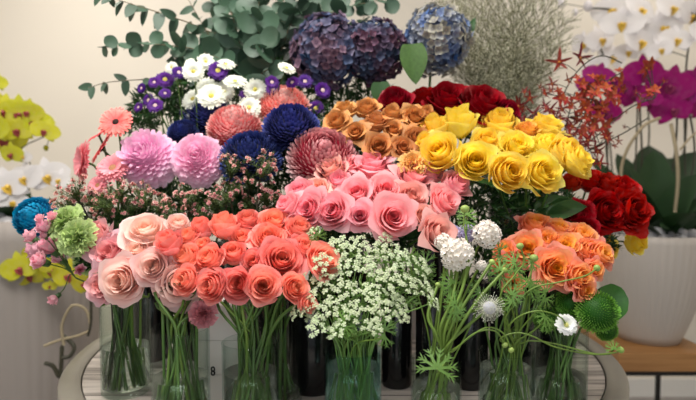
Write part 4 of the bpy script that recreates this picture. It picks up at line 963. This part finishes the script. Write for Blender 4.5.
for vs, n, px, Y, lab in [('g1', 11, 120, 1.15, 'leftmost glass vase'), ('g2', 12, 180, 1.0, 'second glass vase from left'), ('g3', 12, 245, 1.0, 'glass vase below the coral roses'), ('g3b', 6, 280, 1.1, 'half hidden glass vase'), ('g4', 8, 352, 1.0, 'teal glass vase'), ('g6', 14, 512, 1.06, 'glass vase below the orange roses'), ('g7', 9, 566, 1.1, 'rightmost glass vase')]:
    v = VASES[vs]
    for k in range(n):
        P = at(px+r.uniform(-30, 30), (298 if vs != 'g4' else 318)+r.uniform(-6, 6), Y+r.uniform(-.02, .06)); m, f = vase_pts(vs, P, r); pts = bez(P, P-V((0, 0, .02)), m+(m-f)*.12, m, 5)+[f]
        mb = MB(); mb.tube([p-f for p in pts], r.uniform(.0018, .0032), 6, col=(0, 0, 0))
        thing('flower_stalk', 'one of the bare green stalks crowding the '+lab, 'stalk', f, 'bare stalks in the '+lab, mb.mesh('flower_stalk', M_stem_l if r.random() < .3 else M_stem))
# ------------------------------------------------------------------ scabiosas
M_sc = petal('scabiosa_white', (238, 230, 216), (254, 250, 244), (248, 240, 232), (255, 252, 250), .12, .25)
M_scl = petal('scabiosa_lavender', (184, 174, 214), (214, 210, 240), (196, 188, 226), (224, 220, 246), .15, .25)
M_sp = petal('scabiosa_pins', (216, 220, 200), (238, 240, 226), (214, 214, 230), (236, 236, 214), .1, .2)
def scab_mb(seed, n=70, th0=2.0):
    r = random.Random(seed); mb = MB(); mb.ball((0, 0, 0), .62, 10, 8, col=(.5, .2, .3))
    for i in range(n):
        f = (i+.5)/n; th = math.acos(1-f*(1-math.cos(th0))); a = i*2.39996; d = V((math.sin(th)*math.cos(a), math.sin(th)*math.sin(a), math.cos(th)))
        M = aim(d+V([r.uniform(-.3, .3) for _ in range(3)]), r.uniform(0, 6), r.uniform(.17, .24), d*r.uniform(.72, .86)); rn = r.random()
        for m in range(5): round_petal(mb, M @ Matrix.Rotation(m*2*PI/5, 4, 'Z'), 1, .42, .5, (rn, 0, r.random()), 2)
    return mb
def pin_mb(seed, n=150):
    r = random.Random(seed); mb = MB(); mb.ball((0, 0, .1), .42, 12, 8, col=(1, 0, .6))
    for i in range(n):
        f = (i+.5)/n; th = .1+1.75*f; a = i*2.39996; d = V((math.sin(th)*math.cos(a), math.sin(th)*math.sin(a), math.cos(th)))
        L = r.uniform(.8, 1.1)*(.6+.4*f); p = d*L; mb.tube([d*.35, p*.7, p], [.02, .014, .014], 3, col=(0, .3, r.random())); mb.ball(p, .035, 4, 3, col=(.2, 1, .7))
    return mb
S1 = [scab_mb(s).mesh('bloom', M_sc) for s in (1, 2)]; SL = scab_mb(3).mesh('bloom', M_scl); SP = pin_mb(1).mesh('bloom', M_sp)
M_sf = petal('flat_scabiosa', (236, 240, 236), (246, 248, 244), (240, 244, 240), (250, 250, 250), .1, .25)
flat = daisy_mb(9, 16, 4, 1, .16, .35, .18, .06).mesh('petals', M_sf)
dflat = pin_mb(5, 40); dflat.xf(Matrix.Scale(.48, 4)); dflat = dflat.mesh('pins', simple('yellow_pins', (222, 220, 130), .6))
for x, y, dd, Y, d, me, vs, lab in [
 (460, 252, 36, .98, (.2, -1, .4), S1[0], 'g5', 'largest drooping white scabiosa head, right of the peach pink rose'), (443, 241, 20, 1.02, (-.3, -1, .4), S1[1], 'g5', 'small white scabiosa just left of the largest one'),
 (490, 232, 31, 1.02, (.2, -1, .5), S1[1], 'g5', 'round white scabiosa at the top right, left of the orange roses'), (482, 265, 12, 1.0, (0, -1, .4), S1[1], 'g5', 'tiny white scabiosa bud between the two big heads'),
 (468, 232, 20, 1.06, (.1, -1, .4), SL, 'g5', 'right lavender scabiosa behind the white heads'), (453, 231, 16, 1.08, (-.2, -1, .3), SL, 'g5', 'left lavender scabiosa beside the strong pink rose')]:
    cut_flower('scabiosa', lab, 'scabiosa', 'scabiosas', at(x, y, Y), m_of(dd, Y)/2, d, vs, me, mat_stem=M_stem_l, leaves=0, base=.5, calyx=False, srad=.0022)
cut_flower('scabiosa', 'spiky white pincushion scabiosa in front of the stems', 'scabiosa', 'scabiosas', at(490, 308, .92), m_of(32, .92)/2, (0, -1, .15), 'g5', SP, mat_stem=M_stem_l, leaves=0, base=.2, calyx=False, srad=.0022)
def arching(lab, pts, vs, heads, group='arching pale stems', name='scabiosa', rad=.0015):
    v = VASES[vs]; base = V((v['x'], v['y'], v['bot'])); W = [at(*p) for p in pts]; top = V((v['x']+.01, v['y']-.02, v['top']))
    t = thing(name, lab, name.split('_')[-1], base, group); path = smooth_path([base, top]+W, 7); mb = MB(); mb.tube([p-base for p in path], rad, 6); obj('stem', mb.mesh('stem', M_stem_l), t)
    d = (path[-1]-path[-3]).normalized(); P = path[-1]-base
    for nm, me, R, dd in heads: obj(nm, me, t, M=aim(dd or d, 0, R, P))
    return t
M_bd = simple('seed_green', (150, 176, 90), .5, var=.2, nscale=90)
bm = MB(); bm.ball((0, 0, 0), 1, 10, 7, sc=(1, 1, .85))
for k in range(6): bm.merge(leaf_mb(.8, .25, .1, -.4, 3, 1, .2), Matrix.Rotation(k*PI/3, 4, 'Z') @ Matrix.Translation(V((0, .6, -.5))) @ Matrix.Rotation(.9, 4, 'X'))
BUDG = bm.mesh('bud', M_bd)
hd = V((.05, -1, .55))
arching('flat white scabiosa with yellow pins on an arching stem before the right end vase', [(508, 330, .95), (520, 316, .93), (540, 311, .92), (560, 317, .93), (566, 325, .94)], 'g6', [('petals', flat, m_of(24, .93)/2, hd), ('pins', dflat, m_of(24, .93)/2, hd)])
arching('long arching stem with a small yellowish bud curving down at the far right', [(500, 340, .95), (515, 333, .94), (532, 336, .93), (555, 347, .94), (590, 354, .95), (613, 353, .96), (621, 350, .97)], 'g6', [('bud', BUDG, .006, None)])
arching('stem carrying a round green bud across the orange roses', [(505, 320, .98), (530, 290, .97), (560, 282, .96), (585, 276, .96), (597, 268, .97)], 'g6', [('bud', BUDG, .0065, None)])
arching('thin stem with a green bud left of the deep orange rose', [(500, 300, .98), (515, 275, .98), (524, 262, .98), (520, 246, .98)], 'g6', [('bud', BUDG, .007, None)])
arching('stem with a leafy green bud in front of the orange roses at left', [(505, 305, .98), (528, 280, .97), (534, 258, .97)], 'g6', [('bud', BUDG, .008, None)])
arching('drooping stem with a nodding bud, left of the nodding pair', [(455, 350, .94), (475, 333, .93), (495, 331, .92), (505, 345, .92)], 'g5', [('bud', BUDG, .0055, None)])
arching('drooping stem with a nodding bud, right of the nodding pair', [(460, 345, .95), (485, 328, .93), (503, 333, .92), (511, 350, .92)], 'g5', [('bud', BUDG, .0055, None)])
arching('pale stem with upright leafy bud rising before the light pink roses', [(455, 300, .98), (468, 255, 1.0), (464, 225, 1.02), (465, 209, 1.03)], 'g5', [('bud', BUDG, .009, None)])
for i, (a, b, c) in enumerate([((445, 330), (462, 290), (470, 250)), ((450, 330), (470, 295), (492, 262)), ((455, 335), (478, 300), (505, 270)), ((440, 330), (452, 300), (458, 268)), ((448, 345), (472, 322), (500, 300)), ((436, 335), (428, 315), (438, 285))]):
    arching('thick bright green stem rising from the small star leaf vase, ' + ['leaning to the lavender blossom', 'leaning to the right scabiosa', 'leaning toward the orange roses', 'standing nearly upright', 'lowest, leaning far right', 'bending left before rising'][i], [a+(.96,), b+(.97,), c+(1.0,)], 'g5', [('bud', BUDG, .006, None)], group='thick green stems', rad=.003)
# ------------------------------------------------------------------ green fluffy balls, round leaf
M_gt = petal('green_fluff', (40, 90, 26), (120, 180, 66), (44, 100, 28), (146, 200, 84), .4, .15)
gt = mum_mb(8, 700, .06, .022, 2.5, 1, .3, jit=.14).mesh('bloom', M_gt)
for x, y, dd, Y, lab in [(597, 312, 44, 1.03, 'largest bright green fluffy dianthus ball below the orange roses'), (570, 303, 32, 1.08, 'darker green fluffy ball left of the largest one'), (546, 318, 28, 1.1, 'dark green fluffy ball behind the arching stem'), (606, 330, 24, 1.05, 'small green fluffy ball lowest, over the table edge')]:
    cut_flower('green_ball_dianthus', lab, 'dianthus', 'green fluffy balls', at(x, y, Y), m_of(dd, Y)/2, ((x-570)/60, -1, .5), 'g7', gt, leaves=0, base=0, calyx=False)
M_gx = simple('galax_leaf', (52, 104, 34), .4, var=.25, nscale=10, transl=.15)
faceleaf('round_leaf', 'large round green leaf behind the fluffy ball, in front of the ribbed pot', 611, 320, 1, 1.08, 'g7', (.25, -1, .35), 0, 1, None)
o = [c for c in C.objects if c.name.startswith('round_leaf')][-1]
for c in list(C.objects):
    if c.parent == o and c.name.startswith('leaf'):
        c.data = disc_leaf_mb(.25, 26, .12, .02).mesh('leaf', M_gx); q = at(612, 320, 1.08)-o.location
        xa = V((1, .2, 0)).normalized(); ya = V((.0, .25, 1)).normalized(); za = xa.cross(ya).normalized(); M = Matrix((xa, ya, za)).transposed().to_4x4(); M.translation = q
        c.matrix_local = M @ Matrix.Scale(m_of(36, 1.08), 4)
# large dark single leaf right of yellow roses
P = at(535, 212, 1.26); f_ = V((VASES['k6']['x'], VASES['k6']['y'], VASES['k6']['bot']))
t = thing('large_leaf', 'broad dark green leaf between the yellow roses and the red ones', 'leaf', f_); mb = MB(); mb.tube([p-f_ for p in smooth_path([f_, V((f_.x, f_.y, VASES['k6']['top'])), P], 6)], .002, 5); obj('stem', mb.mesh('stem', M_stem), t)
dv = V((1, -.25, .22)).normalized(); nz = V((0, -1, .8)); xa = dv.cross(nz).normalized(); za = xa.cross(dv); M = Matrix((xa, dv, za)).transposed().to_4x4(); M.translation = P-f_
obj('leaf', lm, t, M=M @ Matrix.Scale(.115, 4))
# ------------------------------------------------------------------ misty grey filler
M_mist = simple('misty_twigs', (112, 112, 80), .7, var=.25, nscale=40); M_mistb = simple('misty_blossom', (204, 202, 176), .8, var=.25, nscale=60)
def mist(seed):
    r = random.Random(seed); st = MB(); bl = MB()
    st.tube([(0, 0, 0), (.01, 0, .5), (0, .01, 1)], [.006, .004, .002], 4)
    for i in range(64):
        s = .04+.94*i/64; p0 = V((0, 0, s)); a = i*2.4; L = .27*(1-.4*s)*r.uniform(.7, 1.2)
        d = V((math.cos(a)*.75, math.sin(a)*.75, .85)).normalized(); p1 = p0+d*L; st.tube([p0, p0+d*L*.5+V((0, 0, -.01)), p1], .0022, 3, cap=False)
        for j in range(6):
            q = p0.lerp(p1, .3+.7*j/6); b = r.uniform(0, 6.3); e = (d*.5+V((math.cos(b), math.sin(b), .5))).normalized(); q1 = q+e*r.uniform(.05, .11); st.tube([q, q1], .0015, 3, cap=False)
            for k in range(4):
                x = q.lerp(q1, .35+.65*k/3)+V([r.uniform(-.012, .012) for _ in range(3)]); bl.ball(x, r.uniform(.0035, .006), 4, 2, col=(0, 0, r.random()))
    return st.mesh('twigs', M_mist), bl.mesh('blossoms', M_mistb)
MI = [mist(1), mist(2)]
tips = [(446, 2, 'far left beside the pale hydrangea'), (462, -8, 'second from left at the top'), (478, -14, 'left of the middle at the top'), (496, -16, 'middle, reaching the top edge'), (514, -12, 'right of the middle at the top'), (532, -10, 'upper right'), (550, 0, 'right, near the white orchid buds'), (562, 22, 'farthest right'), (556, 46, 'right, behind the red orchids'), (540, 66, 'low right behind the red orchids'), (470, 30, 'short left'), (500, 30, 'short, in the middle'), (525, 35, 'short, right of the middle'), (452, 60, 'low left below the pale hydrangea'), (484, 58, 'low, above the widest dark red rose'), (512, 62, 'low, above the yellow roses')]
for i, (x, y, lab) in enumerate(tips):
    r = random.Random(i+900); Y = 1.66+.03*(i % 4); hub = at(492+(i % 5)*5, 135, Y+.02); P = at(x, y, Y); v = VASES['k11']; base = V((v['x'], v['y'], v['bot']))
    t = thing('misty_filler_stem', 'wispy grey green filler spray, '+lab, 'filler flower', base, 'misty grey filler sprays')
    mb = MB(); mb.tube([p-base for p in smooth_path([base, V((v['x'], v['y'], v['top'])), hub], 5)], .0015, 4); obj('stem', mb.mesh('stem', M_mist), t)
    L = (P-hub).length; M = aim(P-hub, r.uniform(0, 6), L, hub-base)
    S = M @ Matrix.Diagonal((min(1.5, .36/L), min(1.5, .36/L), 1, 1))
    obj('twigs', MI[i % 2][0], t, M=S); obj('blossoms', MI[i % 2][1], t, M=S)
# ------------------------------------------------------------------ red and orange orchid sprays
M_mr1 = petal('spider_red', (84, 10, 14), (120, 24, 24), (88, 12, 16), (132, 36, 34), .4, .05)
M_mr2 = petal('spider_orange', (170, 90, 14), (186, 90, 34), (140, 30, 24), (170, 64, 46), .5, .08, third=(150, 30, 60))
M_lip = simple('orchid_lip', (180, 110, 30), .5, var=.2)
def spider(seed, w, mat):
    r = random.Random(seed); mb = MB()
    for k in range(5):
        a = k*2*PI/5+PI/2+r.uniform(-.15, .15); mb.merge(leaf_mb(r.uniform(.75, 1.05), w*(1.2 if k in (0,) else 1), .2, r.uniform(-.6, .9), 5, .6, .3, .05), Matrix.Rotation(a-PI/2, 4, 'Z') @ Matrix.Rotation(r.uniform(-.1, .6), 4, 'X'), col=(r.random(), .8, r.random()))
    return mb.mesh('petals', mat)
lipm = MB(); lipm.merge(leaf_mb(.4, .25, .6, .8, 4, 1, .3), Matrix.Rotation(PI, 4, 'Z')); lipm.ball((0, 0, .05), .09, 6, 4); lipme = lipm.mesh('lip', M_lip)
SR = [spider(1, .20, M_mr1), spider(2, .2, M_mr1)]; SO = [spider(3, .42, M_mr2), spider(4, .4, M_mr2)]
def spray(lab, pts, vs, flowers, meshes, Yf, group, rad=.0018, mat=None):
    v = VASES[vs]; base = V((v['x'], v['y'], v['bot'])); W = [at(*p) for p in pts]; path = smooth_path([base, V((v['x'], v['y'], v['top']))]+W, 7)
    t = thing('orchid_spray', lab, 'orchid', base, group); mb = MB(); mb.tube([p-base for p in path], rad, 5)
    r = random.Random(len(lab)+int(pts[0][0]*3))
    flowers = list(flowers)+[(x+r.uniform(-11, 11), y+r.uniform(-10, 10), dd*r.uniform(.5, .85)) for (x, y, dd) in flowers for _ in range(2) if dd > 17 and len(flowers) > 5]
    for i, (x, y, dd) in enumerate(flowers):
        Y = Yf+r.uniform(-.05, .05); P = at(x, y, Y); near = min(path, key=lambda q: (q-P).length); mb.tube([near-base, near.lerp(P, .5)-base+V((0, 0, .004)), P-base], .0011, 4)
        M = aim((r.uniform(-.6, .6), -1, r.uniform(-.3, .5)), r.uniform(-.6, .6), m_of(dd*.88, Y)/2, P-base); f = obj('flower', meshes[i % len(meshes)], t, M=M); obj('lip', lipme, f)
    obj('stem', mb.mesh('stem', mat or M_stem_d), t)
SG = 'red and orange spider orchid sprays'
spray('thin twig with two star shaped red orchids standing against the misty filler', [(545, 170, 1.5), (560, 105, 1.52), (577, 72, 1.5), (600, 56, 1.5), (622, 63, 1.5)], 'k7', [(559, 62, 34), (580, 58, 34), (552, 84, 20), (568, 80, 18)], SR, 1.5, SG)
spray('orchid spray carrying the dense orange cluster at the right', [(560, 170, 1.5), (582, 120, 1.5), (600, 88, 1.5), (622, 72, 1.5)], 'k7', [(590, 92, 28), (600, 82, 26), (612, 96, 26), (585, 108, 26), (598, 108, 28), (606, 88, 22), (620, 80, 24), (578, 98, 22), (594, 122, 22), (582, 84, 20)], SO, 1.5, SG)
spray('orchid spray stretching right over the purple orchids', [(555, 175, 1.52), (598, 135, 1.5), (630, 108, 1.5), (655, 98, 1.5)], 'k7', [(646, 68, 26), (655, 90, 20), (640, 98, 18), (626, 112, 8), (605, 126, 24), (590, 130, 24), (648, 92, 18)], SO+SR, 1.5, SG)
spray('orchid spray with drooping dull red flowers right of the yellow roses', [(555, 178, 1.5), (590, 150, 1.48), (622, 134, 1.5), (648, 118, 1.5)], 'k7', [(595, 148, 28), (600, 163, 22), (618, 141, 16), (606, 138, 24), (624, 127, 9), (588, 140, 22)], SR, 1.47, SG)
spray('red orchid spray behind the yellow roses at their top', [(545, 178, 1.56), (538, 130, 1.56), (515, 112, 1.56), (500, 105, 1.56)], 'k7', [(500, 110, 22), (518, 106, 26), (534, 114, 24), (550, 110, 26), (545, 126, 22), (530, 98, 20), (508, 122, 20), (526, 122, 22)], SR, 1.54, SG)
spray('mixed red and orange orchid spray in the thick of the group', [(550, 178, 1.54), (562, 140, 1.54), (570, 110, 1.54), (575, 92, 1.54)], 'k7', [(560, 118, 26), (570, 135, 26), (560, 98, 22), (577, 120, 26), (572, 104, 22), (583, 132, 22), (556, 134, 20), (545, 94, 18), (588, 118, 22)], SR+SO[:1], 1.52, SG)
# ------------------------------------------------------------------ moth orchids in the background
def moth(mat):
    mb = MB()
    for a, L, w in ((0, .95, .62), (2.2, .95, .6), (-2.2, .95, .6)):
        o = len(mb.v); mb.merge(leaf_mb(L, w, .1, .2, 6, .75, .2), Matrix.Rotation(a, 4, 'Z'), col=(1, .6, .4))
    for s in (-1, 1):
        M = Matrix.Rotation(-s*1.45, 4, 'Z') @ Matrix.Translation(V((0, .02, .05)))
        mb.merge(leaf_mb(1.05, 1.15, .08, .15, 8, .55, .12, .0, 6), M, col=(.2, .8, .6))
    return mb.mesh('petals', mat)
M_pw = petal('white_orchid', (236, 232, 234), (240, 238, 238), (234, 230, 232), (240, 238, 240), .06, .3)
M_pp = petal('magenta_orchid', (132, 2, 92), (148, 6, 104), (120, 2, 84), (142, 8, 98), .25, .2)
M_py = petal('lime_orchid', (190, 188, 34), (204, 200, 60), (190, 190, 44), (208, 204, 72), .25, .25)
MW, MP, MY = moth(M_pw), moth(M_pp), moth(M_py)
def liptip(col, name):
    mb = MB(); mb.ball((0, -.05, .1), .13, 7, 5); mb.merge(leaf_mb(.45, .4, .7, .6, 4, .8, .3), Matrix.Rotation(PI, 4, 'Z') @ Matrix.Translation(V((0, 0, .12)))); return mb.mesh('lip', simple(name, col, .5, var=.15))
LY, LM, LR = liptip((226, 186, 70), 'yellow_lip'), liptip((120, 20, 70), 'magenta_lip'), liptip((150, 60, 60), 'rusty_lip')
def moth_spray(lab, base, pts, fl, me, lip, group, stake=False, seed=1, buds=()):
    W = [at(*p) for p in pts]; path = smooth_path([base]+W, 8); t = thing('moth_orchid', lab, 'orchid', base, group); r = random.Random(seed)
    mb = MB(); mb.tube([p-base for p in path], .004, 6)
    for (x, y, dd) in fl:
        Y = W[-1].y+r.uniform(-.06, .02); P = at(x, y, Y); near = min(path, key=lambda q: (q-P).length); mb.tube([near-base, near.lerp(P, .6)-base+V((0, .01, .01)), P-base+V((0, .006, 0))], .0022, 4)
        d = V((r.uniform(-.5, .5), -1, r.uniform(-.25, .15))); q = aim(d, 0, 1)
        # keep the top sepal pointing up
        z = d.normalized(); xa = V((0, 0, 1)).cross(z).normalized(); ya = z.cross(xa); M = Matrix((xa, ya, z)).transposed().to_4x4() @ Matrix.Rotation(r.uniform(-.35, .35), 4, 'Z'); M.translation = P-base
        f = obj('flower', me, t, M=M @ Matrix.Scale(m_of(dd, Y)/2, 4)); obj('lip', lip, f)
    for (x, y, dd) in buds:
        P = at(x, y, W[-1].y); near = min(path, key=lambda q: (q-P).length); mb.tube([near-base, P-base], .0016, 4); b2 = MB(); b2.ball((0, 0, 0), 1, 8, 6, sc=(1, 1, 1.25)); obj('bud', b2.mesh('bud', me.materials[0]), t, M=Matrix.Translation(P-base) @ Matrix.Scale(m_of(dd, P.y)/2, 4))
    obj('stem', mb.mesh('stem', M_stem_d), t); return t
RB = lambda dx, dy: V((PR.x+dx, PR.y+dy, PR.z-.0)) 
zr = at(650, 232, 2.22).z-.045; rb = lambda dx, dy: V((PR.x+dx, 2.22+dy, zr))
G1, G2 = 'white moth orchids in the right pot', 'magenta moth orchids in the right pot'
moth_spray('white moth orchid stem arching left at the top right', rb(-.06, .1), [(648, 150, 2.45), (645, 80, 2.5), (640, 35, 2.5), (620, 12, 2.5), (590, 8, 2.5)], [(640, 42, 40), (662, 28, 42), (622, 24, 40), (612, 10, 38), (640, 10, 40), (676, 40, 34)], MW, LY, G1, seed=1, buds=((588, 6, 9), (561, 3, 8), (575, 12, 6)))
moth_spray('white moth orchid stem with flowers cut off by the right edge', rb(.08, .1), [(684, 150, 2.42), (686, 70, 2.45), (692, 30, 2.45), (700, 5, 2.45)], [(692, 16, 38), (672, 8, 36), (706, 34, 36), (660, 50, 26)], MW, LY, G1, seed=2)
moth_spray('white moth orchid stem with dim flowers low behind the red orchids', rb(-.12, .05), [(612, 170, 2.5), (608, 120, 2.6), (604, 60, 2.6), (596, 40, 2.6)], [(600, 40, 34), (582, 44, 28), (612, 58, 30), (628, 52, 26), (596, 66, 24)], MW, LY, G1, seed=5)
moth_spray('magenta moth orchid stem left, with the largest upright bloom', rb(-.05, -.02), [(642, 160, 2.25), (640, 110, 2.2), (642, 80, 2.15), (650, 66, 2.15)], [(643, 74, 42), (634, 96, 30), (650, 100, 24)], MP, LM, G2, seed=3)
moth_spray('magenta moth orchid stem in the middle over the green leaves', rb(.03, -.02), [(674, 160, 2.25), (677, 115, 2.2), (674, 88, 2.2), (665, 80, 2.2)], [(670, 86, 46), (672, 110, 40), (660, 104, 28), (684, 98, 30)], MP, LM, G2, seed=4, buds=((653, 106, 9), (666, 113, 7)))
moth_spray('magenta moth orchid stem cut by the right edge', rb(.1, 0), [(694, 160, 2.25), (690, 110, 2.25), (696, 85, 2.25)], [(694, 86, 44), (704, 106, 36)], MP, LM, G2, seed=6)
moth_spray('magenta moth orchid stem glowing behind the orange orchid cluster', rb(-.15, 0), [(608, 170, 2.2), (604, 120, 2.15), (598, 85, 2.1)], [(598, 76, 30), (588, 84, 24), (606, 112, 32), (612, 84, 26), (624, 88, 24)], MP, LM, G2, seed=7)
# stakes
M_raf = simple('raffia', (160, 146, 118), .8, var=.1, nscale=50)
def strip(lab, pts, rad, base=None, name='raffia_strip', cat='raffia', mat=None):
    W = smooth_path([at(*p) for p in pts], 8); b = W[0]; mb = MB(); mb.tube([p-b for p in W], rad, 6); me = mb.mesh(name, mat or M_raf); return thing(name, lab, cat, b, 'raffia ties on the orchids', me)
strip('curved beige raffia strip tied to the leftmost stake in the right pot', [(621, 182, 2.1), (622, 165, 2.1), (628, 148, 2.08), (637, 134, 2.06), (646, 124, 2.06), (660, 118, 2.08)], .006)
strip('straight beige raffia strip hanging right over the dark orchid leaves', [(675, 212, 2.05), (678, 180, 2.03), (676, 150, 2.03), (671, 124, 2.06)], .0065)
strip('raffia strip at the right edge of the picture', [(680, 150, 2.05), (690, 138, 2.05), (702, 128, 2.05)], .004)
for x, x2, lab in ((607, 608, 'thin dark stake farthest left in the right pot'), (634, 638, 'thin grey stake left of centre in the right pot'), (686, 684, 'thin stake nearest the right edge')):
    b = at(x, 205, 2.3); tp = at(x2, 95, 2.3); mb = MB(); mb.tube([(0, 0, -.02), (tp-b)], .0035, 6); thing('plant_stake', lab, 'stake', b, 'stakes in the right pot', mb.mesh('plant_stake', M_stem_d))
def strap_leaves(lab, base, leaves, group=None):
    t = thing('orchid_plant', lab, 'orchid leaves', base, group)
    for (tx, ty, tY, w) in leaves:
        T = at(tx, ty, tY)-base; L = T.length; dv = T.normalized(); mb = leaf_mb(1, w, .25, .25, 12, .55, .12, .0, 6)
        nz = V((.05, -.6, 1)); xa = dv.cross(nz).normalized(); za = xa.cross(dv); M = Matrix((xa, dv, za)).transposed().to_4x4()
        obj('leaf', mb.mesh('leaf', M_orleaf), t, M=M @ Matrix.Scale(L, 4))
cb = V((PR.x, 2.20, zr))
strap_leaves('broad dark green orchid leaves standing in the right ribbed pot', cb, [(600, 152, 2.15, .36), (625, 150, 2.3, .4), (700, 145, 2.3, .45), (720, 165, 2.15, .4), (610, 205, 2.1, .4), (655, 140, 2.35, .5), (690, 175, 2.05, .42), (640, 165, 2.1, .45), (670, 160, 2.25, .5), (622, 178, 2.1, .45), (705, 190, 2.02, .45), (612, 190, 2.2, .4), (632, 200, 2.02, .5), (652, 185, 2.04, .5), (606, 170, 2.3, .5), (660, 150, 2.2, .5), (690, 205, 1.98, .5), (720, 200, 2.15, .45), (680, 150, 2.4, .5)])
strap_leaves('small dull green leaf drooping over the rim of the right pot', V((PR.x+.01, 2.08, zr+.06)), [(664, 224, 2.0, .6)])
# left orchids
zl = at(22, 216, 2.2).z-.04; lb = lambda dx, dy: V((PL.x+dx, 2.2+dy, zl))
strap_leaves('dark green orchid leaves in the left planter behind the teal chrysanthemum', lb(0, 0), [(-25, 190, 2.1, .4), (45, 195, 2.1, .4), (0, 200, 2.0, .45), (20, 178, 2.3, .4), (60, 215, 2.15, .35), (-5, 230, 1.98, .4)])
G3 = 'lime yellow moth orchids at the left'
moth_spray('lime yellow moth orchid stem arching at the left edge', lb(-.05, 0), [(-12, 150, 2.2), (-10, 110, 2.15), (8, 104, 2.1), (35, 118, 2.1), (50, 136, 2.1)], [(4, 112, 42), (20, 113, 40), (34, 122, 36), (45, 131, 28), (4, 140, 42), (-4, 126, 40), (12, 154, 28), (17, 130, 34), (28, 112, 30)], MY, LR, G3, seed=11, buds=((46, 148, 5),))
moth_spray('lime yellow moth orchid blooms at the very left edge, higher up', lb(-.1, 0), [(-20, 130, 2.2), (-12, 90, 2.2), (-4, 78, 2.2)], [(-4, 82, 22), (-8, 100, 24)], MY, LR, G3, seed=12)
moth_spray('lime yellow moth orchid stem hanging down in front of the left planter', lb(.08, -.12), [(60, 232, 1.98), (52, 250, 1.96), (60, 268, 1.95), (92, 284, 1.95)], [(20, 268, 38), (38, 260, 40), (54, 270, 40), (70, 275, 38), (86, 282, 36), (30, 276, 30), (8, 282, 14), (50, 286, 14)], MY, LR, G3, seed=13)
moth_spray('white moth orchid stem at the left above the teal chrysanthemum', lb(.02, -.02), [(-5, 200, 2.15), (10, 175, 2.1), (45, 172, 2.1), (60, 184, 2.1)], [(8, 186, 44), (26, 178, 40), (48, 176, 42), (60, 180, 26), (14, 202, 30), (-4, 200, 34), (24, 156, 18)], MW, LY, 'white moth orchids at the left', seed=14)
# dried decoration by the table's left edge
strip('loop of pale raffia hanging behind the leftmost glass vase', [(64, 345, 1.85), (62, 325, 1.85), (72, 306, 1.85), (86, 310, 1.86), (90, 328, 1.86), (80, 335, 1.86), (60, 340, 1.85), (44, 346, 1.84)], .005)
rt_ = [c for c in C.objects if c.get('label', '').startswith('loop of pale raffia')][0]
for pts in ([(62, 335, 1.86), (74, 346, 1.85), (70, 356, 1.84), (61, 358, 1.83)], [(62, 345, 1.86), (60, 376, 1.85), (53, 366, 1.84), (44, 363, 1.83)]):
    W = smooth_path([at(*p)-rt_.location for p in pts], 8); mb = MB(); mb.tube(W, [.003]+[.007]*(len(W)-2)+[.002], 6); o = obj('root', mb.mesh('root', M_stem_d), rt_); o['label'] = 'dark dried root'
rt_.name = 'raffia_bundle'
W = smooth_path([at(*p)-rt_.location for p in [(84, 228, 1.92), (90, 280, 1.88), (91, 320, 1.86), (88, 336, 1.86)]], 8); mb = MB(); mb.tube(W, .005, 6); o = obj('twig', mb.mesh('twig', M_stem_d), rt_); o['label'] = 'dark thin twig'
